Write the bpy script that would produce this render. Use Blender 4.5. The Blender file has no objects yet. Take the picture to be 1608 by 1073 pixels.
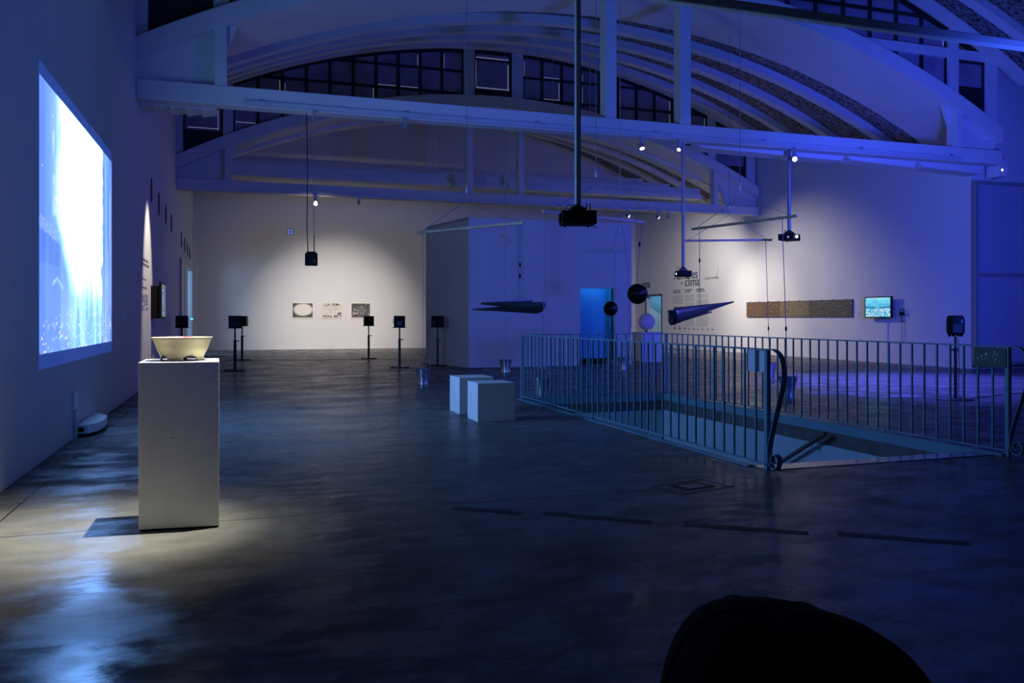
import bpy, math, random
from mathutils import Vector, Matrix
random.seed(7)
scn = bpy.context.scene
R = math.radians
TH = R(18.355)

# ------------------------------------------------------------------ camera
cam_d = bpy.data.cameras.new('camera'); cam = bpy.data.objects.new('camera', cam_d)
scn.collection.objects.link(cam); scn.camera = cam
cam.location = (0, 0, 1.35)
cam.rotation_euler = (R(90), 0, -TH)
cam_d.sensor_width = 36.0
cam_d.lens = 1293.0 * 36.0 / 1608.0
cam_d.shift_x = 0.0
cam_d.shift_y = -(536.5 - 499.0) / 1608.0
cam_d.clip_end = 200

# ------------------------------------------------------------------ exposure, world
scn.view_settings.view_transform = 'Standard'
scn.view_settings.look = 'None'
scn.view_settings.exposure = 0.0
scn.view_settings.gamma = 1.0
scn.view_settings.use_curve_mapping = False
w = bpy.data.worlds.new('night_world'); scn.world = w; w.use_nodes = True
w.node_tree.nodes['Background'].inputs[0].default_value = (0.02, 0.035, 0.09, 1)
w.node_tree.nodes['Background'].inputs[1].default_value = 0.3

def link(o):
    scn.collection.objects.link(o); return o
def area(name, loc, target, sx, sy, power, col, spread=180):
    d = bpy.data.lights.new(name, 'AREA'); d.shape = 'RECTANGLE'; d.size = sx; d.size_y = sy
    d.energy = power; d.color = col; d.spread = R(spread)
    o = link(bpy.data.objects.new(name, d)); o.location = loc
    o.rotation_euler = (Vector(target) - Vector(loc)).to_track_quat('-Z', 'Y').to_euler()
    return o
def spot(name, loc, target, power, col, deg, blend=0.6, rad=0.05, parent=None):
    d = bpy.data.lights.new(name, 'SPOT'); d.energy = power; d.color = col
    d.spot_size = R(deg); d.spot_blend = blend; d.shadow_soft_size = rad
    o = link(bpy.data.objects.new(name, d)); o.location = loc
    o.rotation_euler = (Vector(target) - Vector(loc)).to_track_quat('-Z', 'Y').to_euler()
    return o
BLUE = (0.12, 0.16, 1.0)
# added blue and violet fill spots, standing in for glow of unseen projections
spot('blue_fill_light', (11.6, 6.7, 2.7), (11.0, 19.0, 6.0), 1800, (0.035, 0.10, 1.0), 118, 0.8, 0.5)
spot('violet_fill_light', (12.5, 9.2, 3.2), (8.0, 21.4, 1.6), 600, (0.18, 0.14, 1.0), 62, 0.9, 0.15)
spot('violet_fill_light', (12.6, 9.4, 3.6), (-1.75, 19.0, 3.0), 800, (0.15, 0.11, 1.0), 46, 1.0, 0.5)
spot('blue_fill_light', (11.3, 8.6, 3.0), (18.3, 20.5, 3.8), 2700, (0.05, 0.075, 1.0), 80, 0.9, 0.3)
spot('blue_fill_light', (10.0, -1.0, 3.0), (-1.75, 8.6, 4.6), 1500, (0.03, 0.17, 1.0), 44, 0.9, 0.5)
spot('blue_fill_light', (13.2, 15.2, 5.0), (13.6, 13.6, 0.0), 3600, (0.10, 0.11, 1.0), 84, 0.8, 0.1)
area('dim_blue_fill', (9.0, -3.4, 4.5), (9.0, 8.0, 5.5), 14.0, 4.0, 10, (0.03, 0.15, 1.0))  # added weak area fill for the near zone, no fixture there

# ------------------------------------------------------------------ materials
MATS = {}
def mat(name, col, rough=0.6, metal=0.0, var=0.08, scale=3.0, bump=0.0, bscale=30.0, spec=0.5, emit=None, estr=0.0):
    if name in MATS: return MATS[name]
    m = bpy.data.materials.new(name); m.use_nodes = True; nt = m.node_tree; N = nt.nodes; L = nt.links
    b = N['Principled BSDF']
    tc = N.new('ShaderNodeTexCoord'); nz = N.new('ShaderNodeTexNoise')
    nz.inputs['Scale'].default_value = scale; nz.inputs['Detail'].default_value = 6
    L.new(tc.outputs['Object'], nz.inputs['Vector'])
    cr = N.new('ShaderNodeValToRGB')
    cr.color_ramp.elements[0].position = 0.3; cr.color_ramp.elements[1].position = 0.7
    cr.color_ramp.elements[0].color = tuple(c * (1 - var) for c in col) + (1,)
    cr.color_ramp.elements[1].color = tuple(min(1, c * (1 + var)) for c in col) + (1,)
    L.new(nz.outputs['Fac'], cr.inputs['Fac']); L.new(cr.outputs['Color'], b.inputs['Base Color'])
    b.inputs['Roughness'].default_value = rough; b.inputs['Metallic'].default_value = metal
    b.inputs['Specular IOR Level'].default_value = spec
    if bump > 0:
        n2 = N.new('ShaderNodeTexNoise'); n2.inputs['Scale'].default_value = bscale; n2.inputs['Detail'].default_value = 4
        L.new(tc.outputs['Object'], n2.inputs['Vector'])
        bp = N.new('ShaderNodeBump'); bp.inputs['Strength'].default_value = bump; bp.inputs['Distance'].default_value = 0.02
        L.new(n2.outputs['Fac'], bp.inputs['Height']); L.new(bp.outputs['Normal'], b.inputs['Normal'])
    if emit:
        b.inputs['Emission Color'].default_value = tuple(emit) + (1,); b.inputs['Emission Strength'].default_value = estr
    MATS[name] = m; return m
wallm = mat('white_plaster', (0.64, 0.635, 0.63), 0.75, var=0.02, scale=0.7, bump=0.05, bscale=8, spec=0.2)
concm = mat('painted_concrete', (0.62, 0.62, 0.62), 0.7, var=0.05, scale=1.2, bump=0.1, bscale=12, spec=0.2)
darkframe = mat('black_window_frame', (0.012, 0.012, 0.014), 0.5, var=0.2)
panem = mat('filmed_glass', (0.26, 0.23, 0.30), 0.45, var=0.25, scale=1.5, spec=0.5)
leakm = mat('daylight_leak', (0.6, 0.7, 0.8), 0.4, emit=(0.5, 0.56, 0.75), estr=0.2)
blackm = mat('black_plastic', (0.006, 0.006, 0.007), 0.6, var=0.2, spec=0.15)
blacks = mat('black_metal_paint', (0.008, 0.008, 0.009), 0.4, var=0.2, spec=0.4)
benchm = mat('white_bench_paint', (0.78, 0.8, 0.82), 0.45, var=0.02, spec=0.4)
plinthm = mat('white_plinth_paint', (0.62, 0.63, 0.62), 0.6, var=0.04, scale=6, bump=0.22, bscale=120, spec=0.3)
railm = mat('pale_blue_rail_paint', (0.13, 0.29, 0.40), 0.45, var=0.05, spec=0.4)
zinc = mat('galvanised_zinc', (0.55, 0.57, 0.6), 0.3, 0.9, var=0.25, scale=14)
sheet = mat('rolled_metal_sheet', (0.2, 0.2, 0.22), 0.34, 0.9, var=0.12, scale=5)
woodm = mat('pale_wood', (0.5, 0.4, 0.3), 0.6, var=0.2, scale=8)
cordm = mat('thin_cord', (0.2, 0.2, 0.24), 0.6)
steelm = mat('grey_steel', (0.5, 0.52, 0.56), 0.4, 0.6, var=0.1)
lampon = mat('lamp_glow_warm', (1, 1, 1), 0.4, emit=(1.0, 0.86, 0.62), estr=60)
lampon2 = mat('lamp_glow_small', (1, 1, 1), 0.4, emit=(1.0, 0.9, 0.72), estr=12)
lensm = mat('projector_lens_glow', (1, 1, 1), 0.2, emit=(0.75, 0.88, 1.0), estr=10)
lensm1 = mat('projector_lens_dim', (0.3, 0.35, 0.5), 0.1, emit=(0.35, 0.42, 0.75), estr=0.6)

def floor_material():
    m = bpy.data.materials.new('polished_concrete_floor'); m.use_nodes = True; nt = m.node_tree; N = nt.nodes; L = nt.links
    b = N['Principled BSDF']; tc = N.new('ShaderNodeTexCoord'); sx = N.new('ShaderNodeSeparateXYZ')
    L.new(tc.outputs['Object'], sx.inputs[0])
    mp = N.new('ShaderNodeMapping'); mp.inputs['Scale'].default_value = (0.55, 1.0, 1.0); L.new(tc.outputs['Object'], mp.inputs[0])
    n1 = N.new('ShaderNodeTexNoise'); n1.inputs['Scale'].default_value = 0.9; n1.inputs['Detail'].default_value = 8; n1.inputs['Roughness'].default_value = 0.62
    L.new(mp.outputs[0], n1.inputs['Vector'])
    n2 = N.new('ShaderNodeTexNoise'); n2.inputs['Scale'].default_value = 5.0; n2.inputs['Detail'].default_value = 9; n2.inputs['Roughness'].default_value = 0.7
    L.new(mp.outputs[0], n2.inputs['Vector'])
    ramp = N.new('ShaderNodeValToRGB'); e = ramp.color_ramp.elements
    e[0].position = 0.3; e[0].color = (0.06, 0.06, 0.06, 1); e[1].position = 0.72; e[1].color = (0.19, 0.187, 0.18, 1)
    mx = N.new('ShaderNodeMath'); mx.operation = 'MULTIPLY_ADD'; mx.inputs[1].default_value = 0.45
    L.new(n2.outputs['Fac'], mx.inputs[0])
    hf = N.new('ShaderNodeMath'); hf.operation = 'MULTIPLY'; hf.inputs[1].default_value = 0.55; L.new(n1.outputs['Fac'], hf.inputs[0]); L.new(hf.outputs[0], mx.inputs[2])
    L.new(mx.outputs[0], ramp.inputs['Fac'])
    # saw-cut joints
    def line(axis, pos, wd):
        s = N.new('ShaderNodeMath'); s.operation = 'SUBTRACT'; L.new(sx.outputs[axis], s.inputs[0]); s.inputs[1].default_value = pos
        a = N.new('ShaderNodeMath'); a.operation = 'ABSOLUTE'; L.new(s.outputs[0], a.inputs[0])
        c = N.new('ShaderNodeMath'); c.operation = 'LESS_THAN'; L.new(a.outputs[0], c.inputs[0]); c.inputs[1].default_value = wd
        return c
    cur = None
    for ax, p, wd in ((1, 5.79, 0.006), (0, 3.47, 0.004), (0, -1.5, 0.006), (1, 11.3, 0.006), (1, 17.0, 0.006), (0, 9.3, 0.005)):
        c = line(ax, p, wd)
        if cur is None: cur = c
        else:
            mm = N.new('ShaderNodeMath'); mm.operation = 'MAXIMUM'; L.new(cur.outputs[0], mm.inputs[0]); L.new(c.outputs[0], mm.inputs[1]); cur = mm
    mixc = N.new('ShaderNodeMix'); mixc.data_type = 'RGBA'
    L.new(cur.outputs[0], mixc.inputs[0]); L.new(ramp.outputs[0], mixc.inputs[6]); mixc.inputs[7].default_value = (0.012, 0.012, 0.012, 1)
    rr = N.new('ShaderNodeMapRange'); rr.inputs[1].default_value = 0.40; rr.inputs[2].default_value = 0.62; rr.inputs[3].default_value = 0.14; rr.inputs[4].default_value = 0.38
    n4 = N.new('ShaderNodeTexNoise'); n4.inputs['Scale'].default_value = 1.7; n4.inputs['Detail'].default_value = 7; n4.inputs['Roughness'].default_value = 0.65; L.new(mp.outputs[0], n4.inputs['Vector']); L.new(n4.outputs['Fac'], rr.inputs[0]); 
    mp2 = N.new('ShaderNodeMapping'); mp2.inputs['Scale'].default_value = (1.0, 2.2, 1.0); L.new(tc.outputs['Object'], mp2.inputs[0])
    n3 = N.new('ShaderNodeTexNoise'); n3.inputs['Scale'].default_value = 3.2; n3.inputs['Detail'].default_value = 5; L.new(mp2.outputs[0], n3.inputs['Vector'])
    bp = N.new('ShaderNodeBump'); bp.inputs['Strength'].default_value = 0.22; bp.inputs['Distance'].default_value = 0.02
    L.new(n3.outputs['Fac'], bp.inputs['Height'])
    # worn concrete: matt body under a patchy sealer sheen
    df = N.new('ShaderNodeBsdfDiffuse'); gl = N.new('ShaderNodeBsdfGlossy'); fr = N.new('ShaderNodeFresnel'); mxs = N.new('ShaderNodeMixShader')
    fr.inputs['IOR'].default_value = 1.42
    L.new(mixc.outputs[2], df.inputs['Color']); L.new(bp.outputs['Normal'], df.inputs['Normal']); L.new(bp.outputs['Normal'], gl.inputs['Normal'])
    L.new(rr.outputs[0], gl.inputs['Roughness']); gl.inputs['Color'].default_value = (.95, .95, .95, 1)
    n5 = N.new('ShaderNodeTexNoise'); n5.inputs['Scale'].default_value = 3.4; n5.inputs['Detail'].default_value = 9; n5.inputs['Roughness'].default_value = 0.7; L.new(mp.outputs[0], n5.inputs['Vector'])
    pm_ = N.new('ShaderNodeMapRange'); pm_.inputs[1].default_value = .38; pm_.inputs[2].default_value = .62; pm_.inputs[3].default_value = .28; pm_.inputs[4].default_value = 1.15
    L.new(n5.outputs['Fac'], pm_.inputs[0])
    f1 = N.new('ShaderNodeMath'); f1.operation = 'MULTIPLY_ADD'; f1.inputs[1].default_value = .30; f1.inputs[2].default_value = .10; L.new(fr.outputs[0], f1.inputs[0])
    f2 = N.new('ShaderNodeMath'); f2.operation = 'MULTIPLY'; L.new(f1.outputs[0], f2.inputs[0]); L.new(pm_.outputs[0], f2.inputs[1])
    L.new(f2.outputs[0], mxs.inputs[0]); L.new(df.outputs[0], mxs.inputs[1]); L.new(gl.outputs[0], mxs.inputs[2])
    L.new(mxs.outputs[0], N['Material Output'].inputs['Surface']); N.remove(b)
    return m
floorm = floor_material()

def panel_roof_material():
    m = bpy.data.materials.new('speckled_fibre_board'); m.use_nodes = True; nt = m.node_tree; N = nt.nodes; L = nt.links
    b = N['Principled BSDF']; tc = N.new('ShaderNodeTexCoord'); vz = N.new('ShaderNodeTexNoise')
    vz.inputs['Scale'].default_value = 9; vz.inputs['Detail'].default_value = 6; vz.inputs['Roughness'].default_value = 0.75; L.new(tc.outputs['Object'], vz.inputs['Vector'])
    r = N.new('ShaderNodeValToRGB'); e = r.color_ramp.elements
    e[0].position = 0.42; e[0].color = (0.04, 0.04, 0.045, 1); e[1].position = 0.56; e[1].color = (0.34, 0.31, 0.31, 1)
    L.new(vz.outputs['Fac'], r.inputs[0]); L.new(r.outputs[0], b.inputs['Base Color']); b.inputs['Roughness'].default_value = 0.9
    b.inputs['Specular IOR Level'].default_value = 0.1
    return m
boardm = panel_roof_material()

def attr_emit(name, strength, base=0.0):
    m = bpy.data.materials.new(name); m.use_nodes = True; nt = m.node_tree; N = nt.nodes; L = nt.links
    b = N['Principled BSDF']; a = N.new('ShaderNodeAttribute'); a.attribute_name = 'image'
    b.inputs['Base Color'].default_value = (base, base, base, 1); b.inputs['Roughness'].default_value = 0.7; b.inputs['Specular IOR Level'].default_value = 0.1
    L.new(a.outputs['Color'], b.inputs['Emission Color']); b.inputs['Emission Strength'].default_value = strength
    return m
def attr_base(name, rough=0.6):
    m = bpy.data.materials.new(name); m.use_nodes = True; nt = m.node_tree; N = nt.nodes; L = nt.links
    b = N['Principled BSDF']; a = N.new('ShaderNodeAttribute'); a.attribute_name = 'image'
    L.new(a.outputs['Color'], b.inputs['Base Color']); b.inputs['Roughness'].default_value = rough
    return m

# ------------------------------------------------------------------ mesh helpers
ORG = {}
def origin_of(p):
    v = Vector((0, 0, 0))
    while p is not None:
        v += ORG.get(p.name, Vector((0, 0, 0))); p = p.parent
    return v
class MB:
    def __init__(s): s.v = []; s.f = []
    def add(s, vs, fs, M=None):
        n = len(s.v)
        s.v += [(M @ Vector(p)) if M is not None else Vector(p) for p in vs]
        s.f += [tuple(i + n for i in f) for f in fs]
        return s
    def box(s, x0, x1, y0, y1, z0, z1, M=None):
        vs = [(x, y, z) for x in (x0, x1) for y in (y0, y1) for z in (z0, z1)]
        return s.add(vs, [(0, 1, 3, 2), (4, 6, 7, 5), (0, 4, 5, 1), (2, 3, 7, 6), (0, 2, 6, 4), (1, 5, 7, 3)], M)
    def bar(s, a, b, wx, wy, up=(0, 0, 1)):
        a = Vector(a); b = Vector(b); d = (b - a).normalized(); u = Vector(up)
        if abs(d.dot(u)) > 0.99: u = Vector((1, 0, 0))
        x = d.cross(u).normalized(); y = x.cross(d).normalized()
        vs = []
        for p in (a, b):
            for i, j in ((-1, -1), (1, -1), (1, 1), (-1, 1)):
                vs.append(p + x * (i * wx / 2) + y * (j * wy / 2))
        return s.add(vs, [(3, 2, 1, 0), (4, 5, 6, 7), (0, 1, 5, 4), (1, 2, 6, 5), (2, 3, 7, 6), (3, 0, 4, 7)])
    def tube(s, pts, r, n=8, closed=False):
        pts = [Vector(p) for p in pts]; k = len(pts); rings = []
        prev = None
        for i, p in enumerate(pts):
            if closed: d = (pts[(i + 1) % k] - pts[i - 1])
            else: d = pts[min(i + 1, k - 1)] - pts[max(i - 1, 0)]
            if d.length < 1e-9: d = Vector((0, 0, 1))
            d.normalize()
            if prev is None:
                u = Vector((0, 0, 1)) if abs(d.z) < 0.9 else Vector((1, 0, 0))
                x = d.cross(u).normalized()
            else:
                x = (prev - d * prev.dot(d)).normalized()
            prev = x; y = d.cross(x)
            rr = r[i] if isinstance(r, (list, tuple)) else r
            rings.append([p + x * (rr * math.cos(2 * math.pi * j / n)) + y * (rr * math.sin(2 * math.pi * j / n)) for j in range(n)])
        vs = [q for g in rings for q in g]; fs = []
        for i in range(k if closed else k - 1):
            a = i * n; b = ((i + 1) % k) * n
            for j in range(n): fs.append((a + j, a + (j + 1) % n, b + (j + 1) % n, b + j))
        if not closed:
            fs.append(tuple(range(n))[::-1]); fs.append(tuple((k - 1) * n + j for j in range(n)))
        return s.add(vs, fs)
    def lathe(s, prof, n=32, M=None, ang=2 * math.pi):
        full = abs(ang - 2 * math.pi) < 1e-6; m = n if full else n + 1
        vs = [(r * math.cos(ang * j / n), r * math.sin(ang * j / n), z) for r, z in prof for j in range(m)]; fs = []
        for i in range(len(prof) - 1):
            for j in range(n):
                j2 = (j + 1) % m
                fs.append((i * m + j, i * m + j2, (i + 1) * m + j2, (i + 1) * m + j))
        if full:
            if prof[0][0] > 1e-6: fs.append(tuple(range(m))[::-1])
            if prof[-1][0] > 1e-6: fs.append(tuple((len(prof) - 1) * m + j for j in range(m)))
        return s.add(vs, fs, M)
    def prism(s, poly, f, a, b):       # f(p, t) -> 3D point
        k = len(poly); vs = [f(p, a) for p in poly] + [f(p, b) for p in poly]
        fs = [tuple(range(k))[::-1], tuple(range(k, 2 * k))] + [(i, (i + 1) % k, k + (i + 1) % k, k + i) for i in range(k)]
        return s.add(vs, fs)
    def build(s, name, m, parent=None, smooth=False, bevel=0.0, label=None, kind=None):
        if parent is not None: o0 = origin_of(parent)
        elif s.v:
            xs = [p[0] for p in s.v]; ys = [p[1] for p in s.v]; zs = [p[2] for p in s.v]
            o0 = Vector(((min(xs) + max(xs)) / 2, (min(ys) + max(ys)) / 2, min(zs)))
            if kind == 'structure': o0 = Vector((0, 0, 0))
        me = bpy.data.meshes.new(name); me.from_pydata([tuple(p - o0) for p in s.v], [], s.f); me.update()
        me.materials.append(m)
        import bmesh as _b
        bm = _b.new(); bm.from_mesh(me); _b.ops.remove_doubles(bm, verts=bm.verts, dist=1e-5); _b.ops.recalc_face_normals(bm, faces=bm.faces); bm.to_mesh(me); bm.free()
        if smooth:
            for p in me.polygons: p.use_smooth = True
        o = link(bpy.data.objects.new(name, me))
        if parent is not None: o.parent = parent
        else: o.location = o0; ORG[o.name] = Vector(o0)
        if smooth and smooth != 'all':
            md = o.modifiers.new('edges', 'EDGE_SPLIT'); md.split_angle = R(40)
        if bevel > 0:
            md = o.modifiers.new('bevel', 'BEVEL'); md.width = bevel; md.segments = 2; md.limit_method = 'ANGLE'; md.angle_limit = R(40)
        if label: o['label'] = label
        if kind: o['kind'] = kind
        return o
def tag(o, label, cat, group=None):
    o['label'] = label; o['category'] = cat
    if group: o['group'] = group
    return o
def thing(name, label, cat, loc=(0, 0, 0), group=None, rz=0):
    o = link(bpy.data.objects.new(name, None)); o.location = loc; o.rotation_euler = (0, 0, rz); o.empty_display_size = 0.1
    ORG[o.name] = Vector(loc); return tag(o, label, cat, group)
def dup(root, loc, rz=0.0, label=None, group=None):
    r = root.copy(); link(r); r.location = loc; r.rotation_euler = (0, 0, rz)
    if label: r['label'] = label
    if group: r['group'] = group
    for ch in list(root.children):
        c = ch.copy(); link(c); c.parent = r
        for g in list(ch.children):
            d = g.copy(); link(d); d.parent = c
    return r
def image_grid(name, P, nu, nv, fn, m, parent=None):   # P(u,v)->3D ; fn(u,v)->rgb ; v up
    vs = [tuple(Vector(P(i / nu, j / nv))) for j in range(nv + 1) for i in range(nu + 1)]
    fs = [(j * (nu + 1) + i, j * (nu + 1) + i + 1, (j + 1) * (nu + 1) + i + 1, (j + 1) * (nu + 1) + i) for j in range(nv) for i in range(nu)]
    o0 = origin_of(parent) if parent is not None else Vector((0, 0, 0))
    me = bpy.data.meshes.new(name); me.from_pydata([tuple(Vector(p) - o0) for p in vs], [], fs); me.update()
    at = me.color_attributes.new('image', 'FLOAT_COLOR', 'POINT')
    for j in range(nv + 1):
        for i in range(nu + 1):
            c = fn(i / nu, j / nv); at.data[j * (nu + 1) + i].color = (c[0], c[1], c[2], 1)
    me.materials.append(m)
    o = link(bpy.data.objects.new(name, me))
    if parent is not None: o.parent = parent
    return o
def text_mesh(name, s, size, M, m, parent=None, ext=0.004, align='LEFT', space=1.0):
    cu = bpy.data.curves.new(name + '_tmp', 'FONT'); cu.body = s; cu.size = size; cu.extrude = ext; cu.align_x = align; cu.space_character = space
    o = bpy.data.objects.new(name + '_tmp', cu); link(o)
    dg = bpy.context.evaluated_depsgraph_get(); me = bpy.data.meshes.new_from_object(o.evaluated_get(dg))
    bpy.data.objects.remove(o); me.transform(Matrix.Translation(-origin_of(parent)) @ M if parent is not None else M); me.materials.clear(); me.materials.append(m)
    n = link(bpy.data.objects.new(name, me))
    if parent is not None: n.parent = parent
    return n
def wallM(side, y, z, off=0.004):
    if side == 'R': return Matrix(((0, 0, -1, 18.3 - off), (-1, 0, 0, y), (0, 1, 0, z), (0, 0, 0, 1)))
    return Matrix(((0, 0, 1, -1.75 + off), (1, 0, 0, y), (0, 1, 0, z), (0, 0, 0, 1)))

def lerp(a, b, t): return a + (b - a) * t
def sst(a, b, x):
    t = max(0, min(1, (x - a) / (b - a))); return t * t * (3 - 2 * t)
def mixc(a, b, t): return tuple(lerp(p, q, t) for p, q in zip(a, b))

# ------------------------------------------------------------------ room shell
XL, XR, YB, YW = -1.75, 18.3, 36.1, 16.75
HX0, HX1, HY0, HY1 = 4.42, 7.06, 6.40, 12.85
b = MB()
xs = [-1.95, HX0, HX1, 26.0]; ys = [-5.0, HY0, HY1, 40.0]
for i in range(3):
    for j in range(3):
        if i == 1 and j == 1: continue
        b.box(xs[i], xs[i + 1], ys[j], ys[j + 1], -0.26, 0.0)
b.build('floor', floorm, kind='structure')
b = MB().box(XL - .2, XL, -5, 31.3, 0, 11).box(XL - .2, XL, 31.3, 34.3, 3.15, 11).box(XL - .2, XL, 34.3, YB + .2, 0, 11)
b.build('wall_left', wallM and wallm, kind='structure')
MB().box(XL, XR, YB, YB + .2, 0, 12.5).build('wall_back', wallm, kind='structure')
b = MB().box(XR, XR + .2, YW + .2, 33.5, 0, 8.0).box(XR, XR + .2, 33.5, 35.0, 2.36, 8.0).box(XR, XR + .2, 35.0, YB, 0, 8.0)
b.build('wall_right', wallm, kind='structure')
MB().box(XR, 26.0, YW, YW + .2, 0, 8.12).build('wall_side', wallm, kind='structure')
MB().box(25.8, 26.0, -5, YW, 0, 12).build('wall_far_right', wallm, kind='structure')
dimm = mat('bounce_cut_grey', (.10, .10, .11), .8)  # dark tone given to unseen near wall and ceiling to cut bounced light
MB().box(XL - .2, 26.0, -5.2, -5, 0, 12).build('wall_front', dimm, kind='structure')
# passages behind the openings
corr = mat('corridor_paint', (0.55, 0.68, 0.75), 0.7, var=0.03)
b = MB().box(-4.0, -3.9, 30.6, 35.0, 0, 3.4).box(-4.0, XL - .2, 30.5, 30.6, 0, 3.4).box(-4.0, XL - .2, 35.0, 35.1, 0, 3.4).box(-4.0, XL - .2, 30.5, 35.1, 3.4, 3.5)
b.build('wall_passage', corr, kind='structure')
area('passage_lamp', (-3.6, 31.6, 2.6), (.9, 36.1, .6), 1.0, 1.0, 75, (0.30, 0.58, 1.0))
b = MB().box(21.0, 21.1, 32.5, 36.0, 0, 2.9).box(18.5, 21.0, 32.4, 32.5, 0, 2.9).box(18.5, 21.0, 36.0, 36.1, 0, 2.9).box(18.5, 21.1, 32.4, 36.1, 2.9, 3.0)
b.build('wall_passage', corr, kind='structure')
area('passage_lamp', (19.6, 35.2, 2.8), (19.6, 34.4, 0), 1.2, 1.0, 16, (0.25, 0.65, 1.0))
dk = mat('dark_shelf', (0.02, 0.08, 0.1), 0.5)
t = thing('shelf_unit', 'dark narrow shelf unit seen through the doorway of the right wall', 'shelf', (20.2, 32.9, 0))
MB().box(19.3, 20.9, 32.55, 32.6, 0, 2.0).box(19.3, 19.35, 32.6, 33.1, 0, 2.0).box(20.85, 20.9, 32.6, 33.1, 0, 2.0).build('frame', dk, t)
for z in (0.1, .7, 1.25, 1.95): MB().box(19.35, 20.85, 32.6, 33.1, z, z + .04).build('shelf', dk, t)
# left wall tall door pair, door leaf in opening
doorp = mat('white_door_paint', (0.72, 0.72, 0.72), 0.55, var=0.02)
d1 = MB().box(XL, XL + .05, 27.3, 30.8, 0.02, 3.2).build('door_1', doorp, kind='structure')
MB().box(XL + .05, XL + .056, 29.04, 29.06, 0.05, 3.18).build('door_gap', darkframe, d1)
MB().box(XL + .05, XL + .07, 27.35, 27.4, 0.05, 3.18).build('door_hinge_line', darkframe, d1)
MB().box(XL + .05, XL + .09, 30.55, 30.65, 1.0, 1.35).build('door_handle', steelm, d1)
MB().box(XL - .01, XL + .03, 31.18, 31.3, 0, 3.25).box(XL - .01, XL + .03, 34.3, 34.42, 0, 3.25).box(XL - .01, XL + .03, 31.18, 34.42, 3.15, 3.27).build('trim_1', wallm, kind='structure')
MB().box(XL - .01, XL + .18, 35.2, 35.45, 0, 5.3).build('trim_2', wallm, kind='structure')

# stairwell
shaft = mat('blue_cast_shaft_paint', (0.34, 0.47, 0.60), 0.6, var=0.03)  # white paint with the blue cast of the light mixed into its colour
rawc = mat('raw_concrete_edge', (0.10, 0.10, 0.11), 0.85, var=0.35, scale=5, bump=0.3, bscale=40)
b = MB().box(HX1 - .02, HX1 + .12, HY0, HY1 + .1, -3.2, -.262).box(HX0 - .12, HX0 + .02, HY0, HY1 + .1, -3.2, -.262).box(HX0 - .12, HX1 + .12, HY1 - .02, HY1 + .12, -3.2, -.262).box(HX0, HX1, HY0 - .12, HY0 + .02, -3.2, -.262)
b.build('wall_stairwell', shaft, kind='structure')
MB().box(HX0 - .1, HX1 + .1, HY0 - .1, HY1 + .1, -3.3, -3.2).build('floor_stairwell', mat('lower_floor', (.4, .42, .42), .5), kind='structure')
b = MB().box(HX1 - .005, HX1 + .001, HY0, HY1, -.26, -.09).box(HX0, HX1, HY1 - .005, HY1 + .001, -.26, -.10).box(HX0 - .001, HX0 + .005, HY0, HY1, -.26, -.09)
b.build('trim_3', rawc, kind='structure')
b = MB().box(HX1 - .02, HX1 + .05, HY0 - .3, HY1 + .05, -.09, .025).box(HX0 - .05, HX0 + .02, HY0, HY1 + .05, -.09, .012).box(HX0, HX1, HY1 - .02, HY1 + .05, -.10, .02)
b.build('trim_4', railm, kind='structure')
MB().box(HX0 + .02, HX1 - .02, HY0 - .22, HY0 + .005, -.02, .006).build('trim_5', mat('polished_threshold', (.16, .15, .2), .18, var=.1, spec=.7), kind='structure')
t = thing('staircase', 'white staircase going down inside the railed floor opening', 'stairs', (5.74, HY0, -3.2))
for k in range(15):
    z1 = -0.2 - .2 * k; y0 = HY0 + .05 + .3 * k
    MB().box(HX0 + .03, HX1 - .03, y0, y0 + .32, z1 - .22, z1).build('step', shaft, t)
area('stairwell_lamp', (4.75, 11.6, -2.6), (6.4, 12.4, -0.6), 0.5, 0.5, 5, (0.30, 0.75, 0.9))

# ------------------------------------------------------------------ roof
CX = 8.3; RR = 21.0
def arc(apex, x, cx=CX, r=RR): return apex - r + math.sqrt(r * r - (x - cx) ** 2)
def nx(x0, x1, n): return [x0 + (x1 - x0) * i / n for i in range(n + 1)]
def arc_solid(b, x0, x1, ztop, zbot, y0, y1, n=72):
    xs = nx(x0, x1, n); vs = []; fs = []
    for x in xs: vs += [(x, y0, ztop(x)), (x, y0, zbot(x)), (x, y1, zbot(x)), (x, y1, ztop(x))]
    for i in range(n):
        a = 4 * i; c = a + 4
        for k in range(4): fs.append((a + k, a + (k + 1) % 4, c + (k + 1) % 4, c + k))
    fs.append((3, 2, 1, 0)); e = 4 * n; fs.append((e, e + 1, e + 2, e + 3))
    b.add(vs, fs); return b
def soffit_z(dz, x): return arc(8.62 + dz, x) - 0.03
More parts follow.
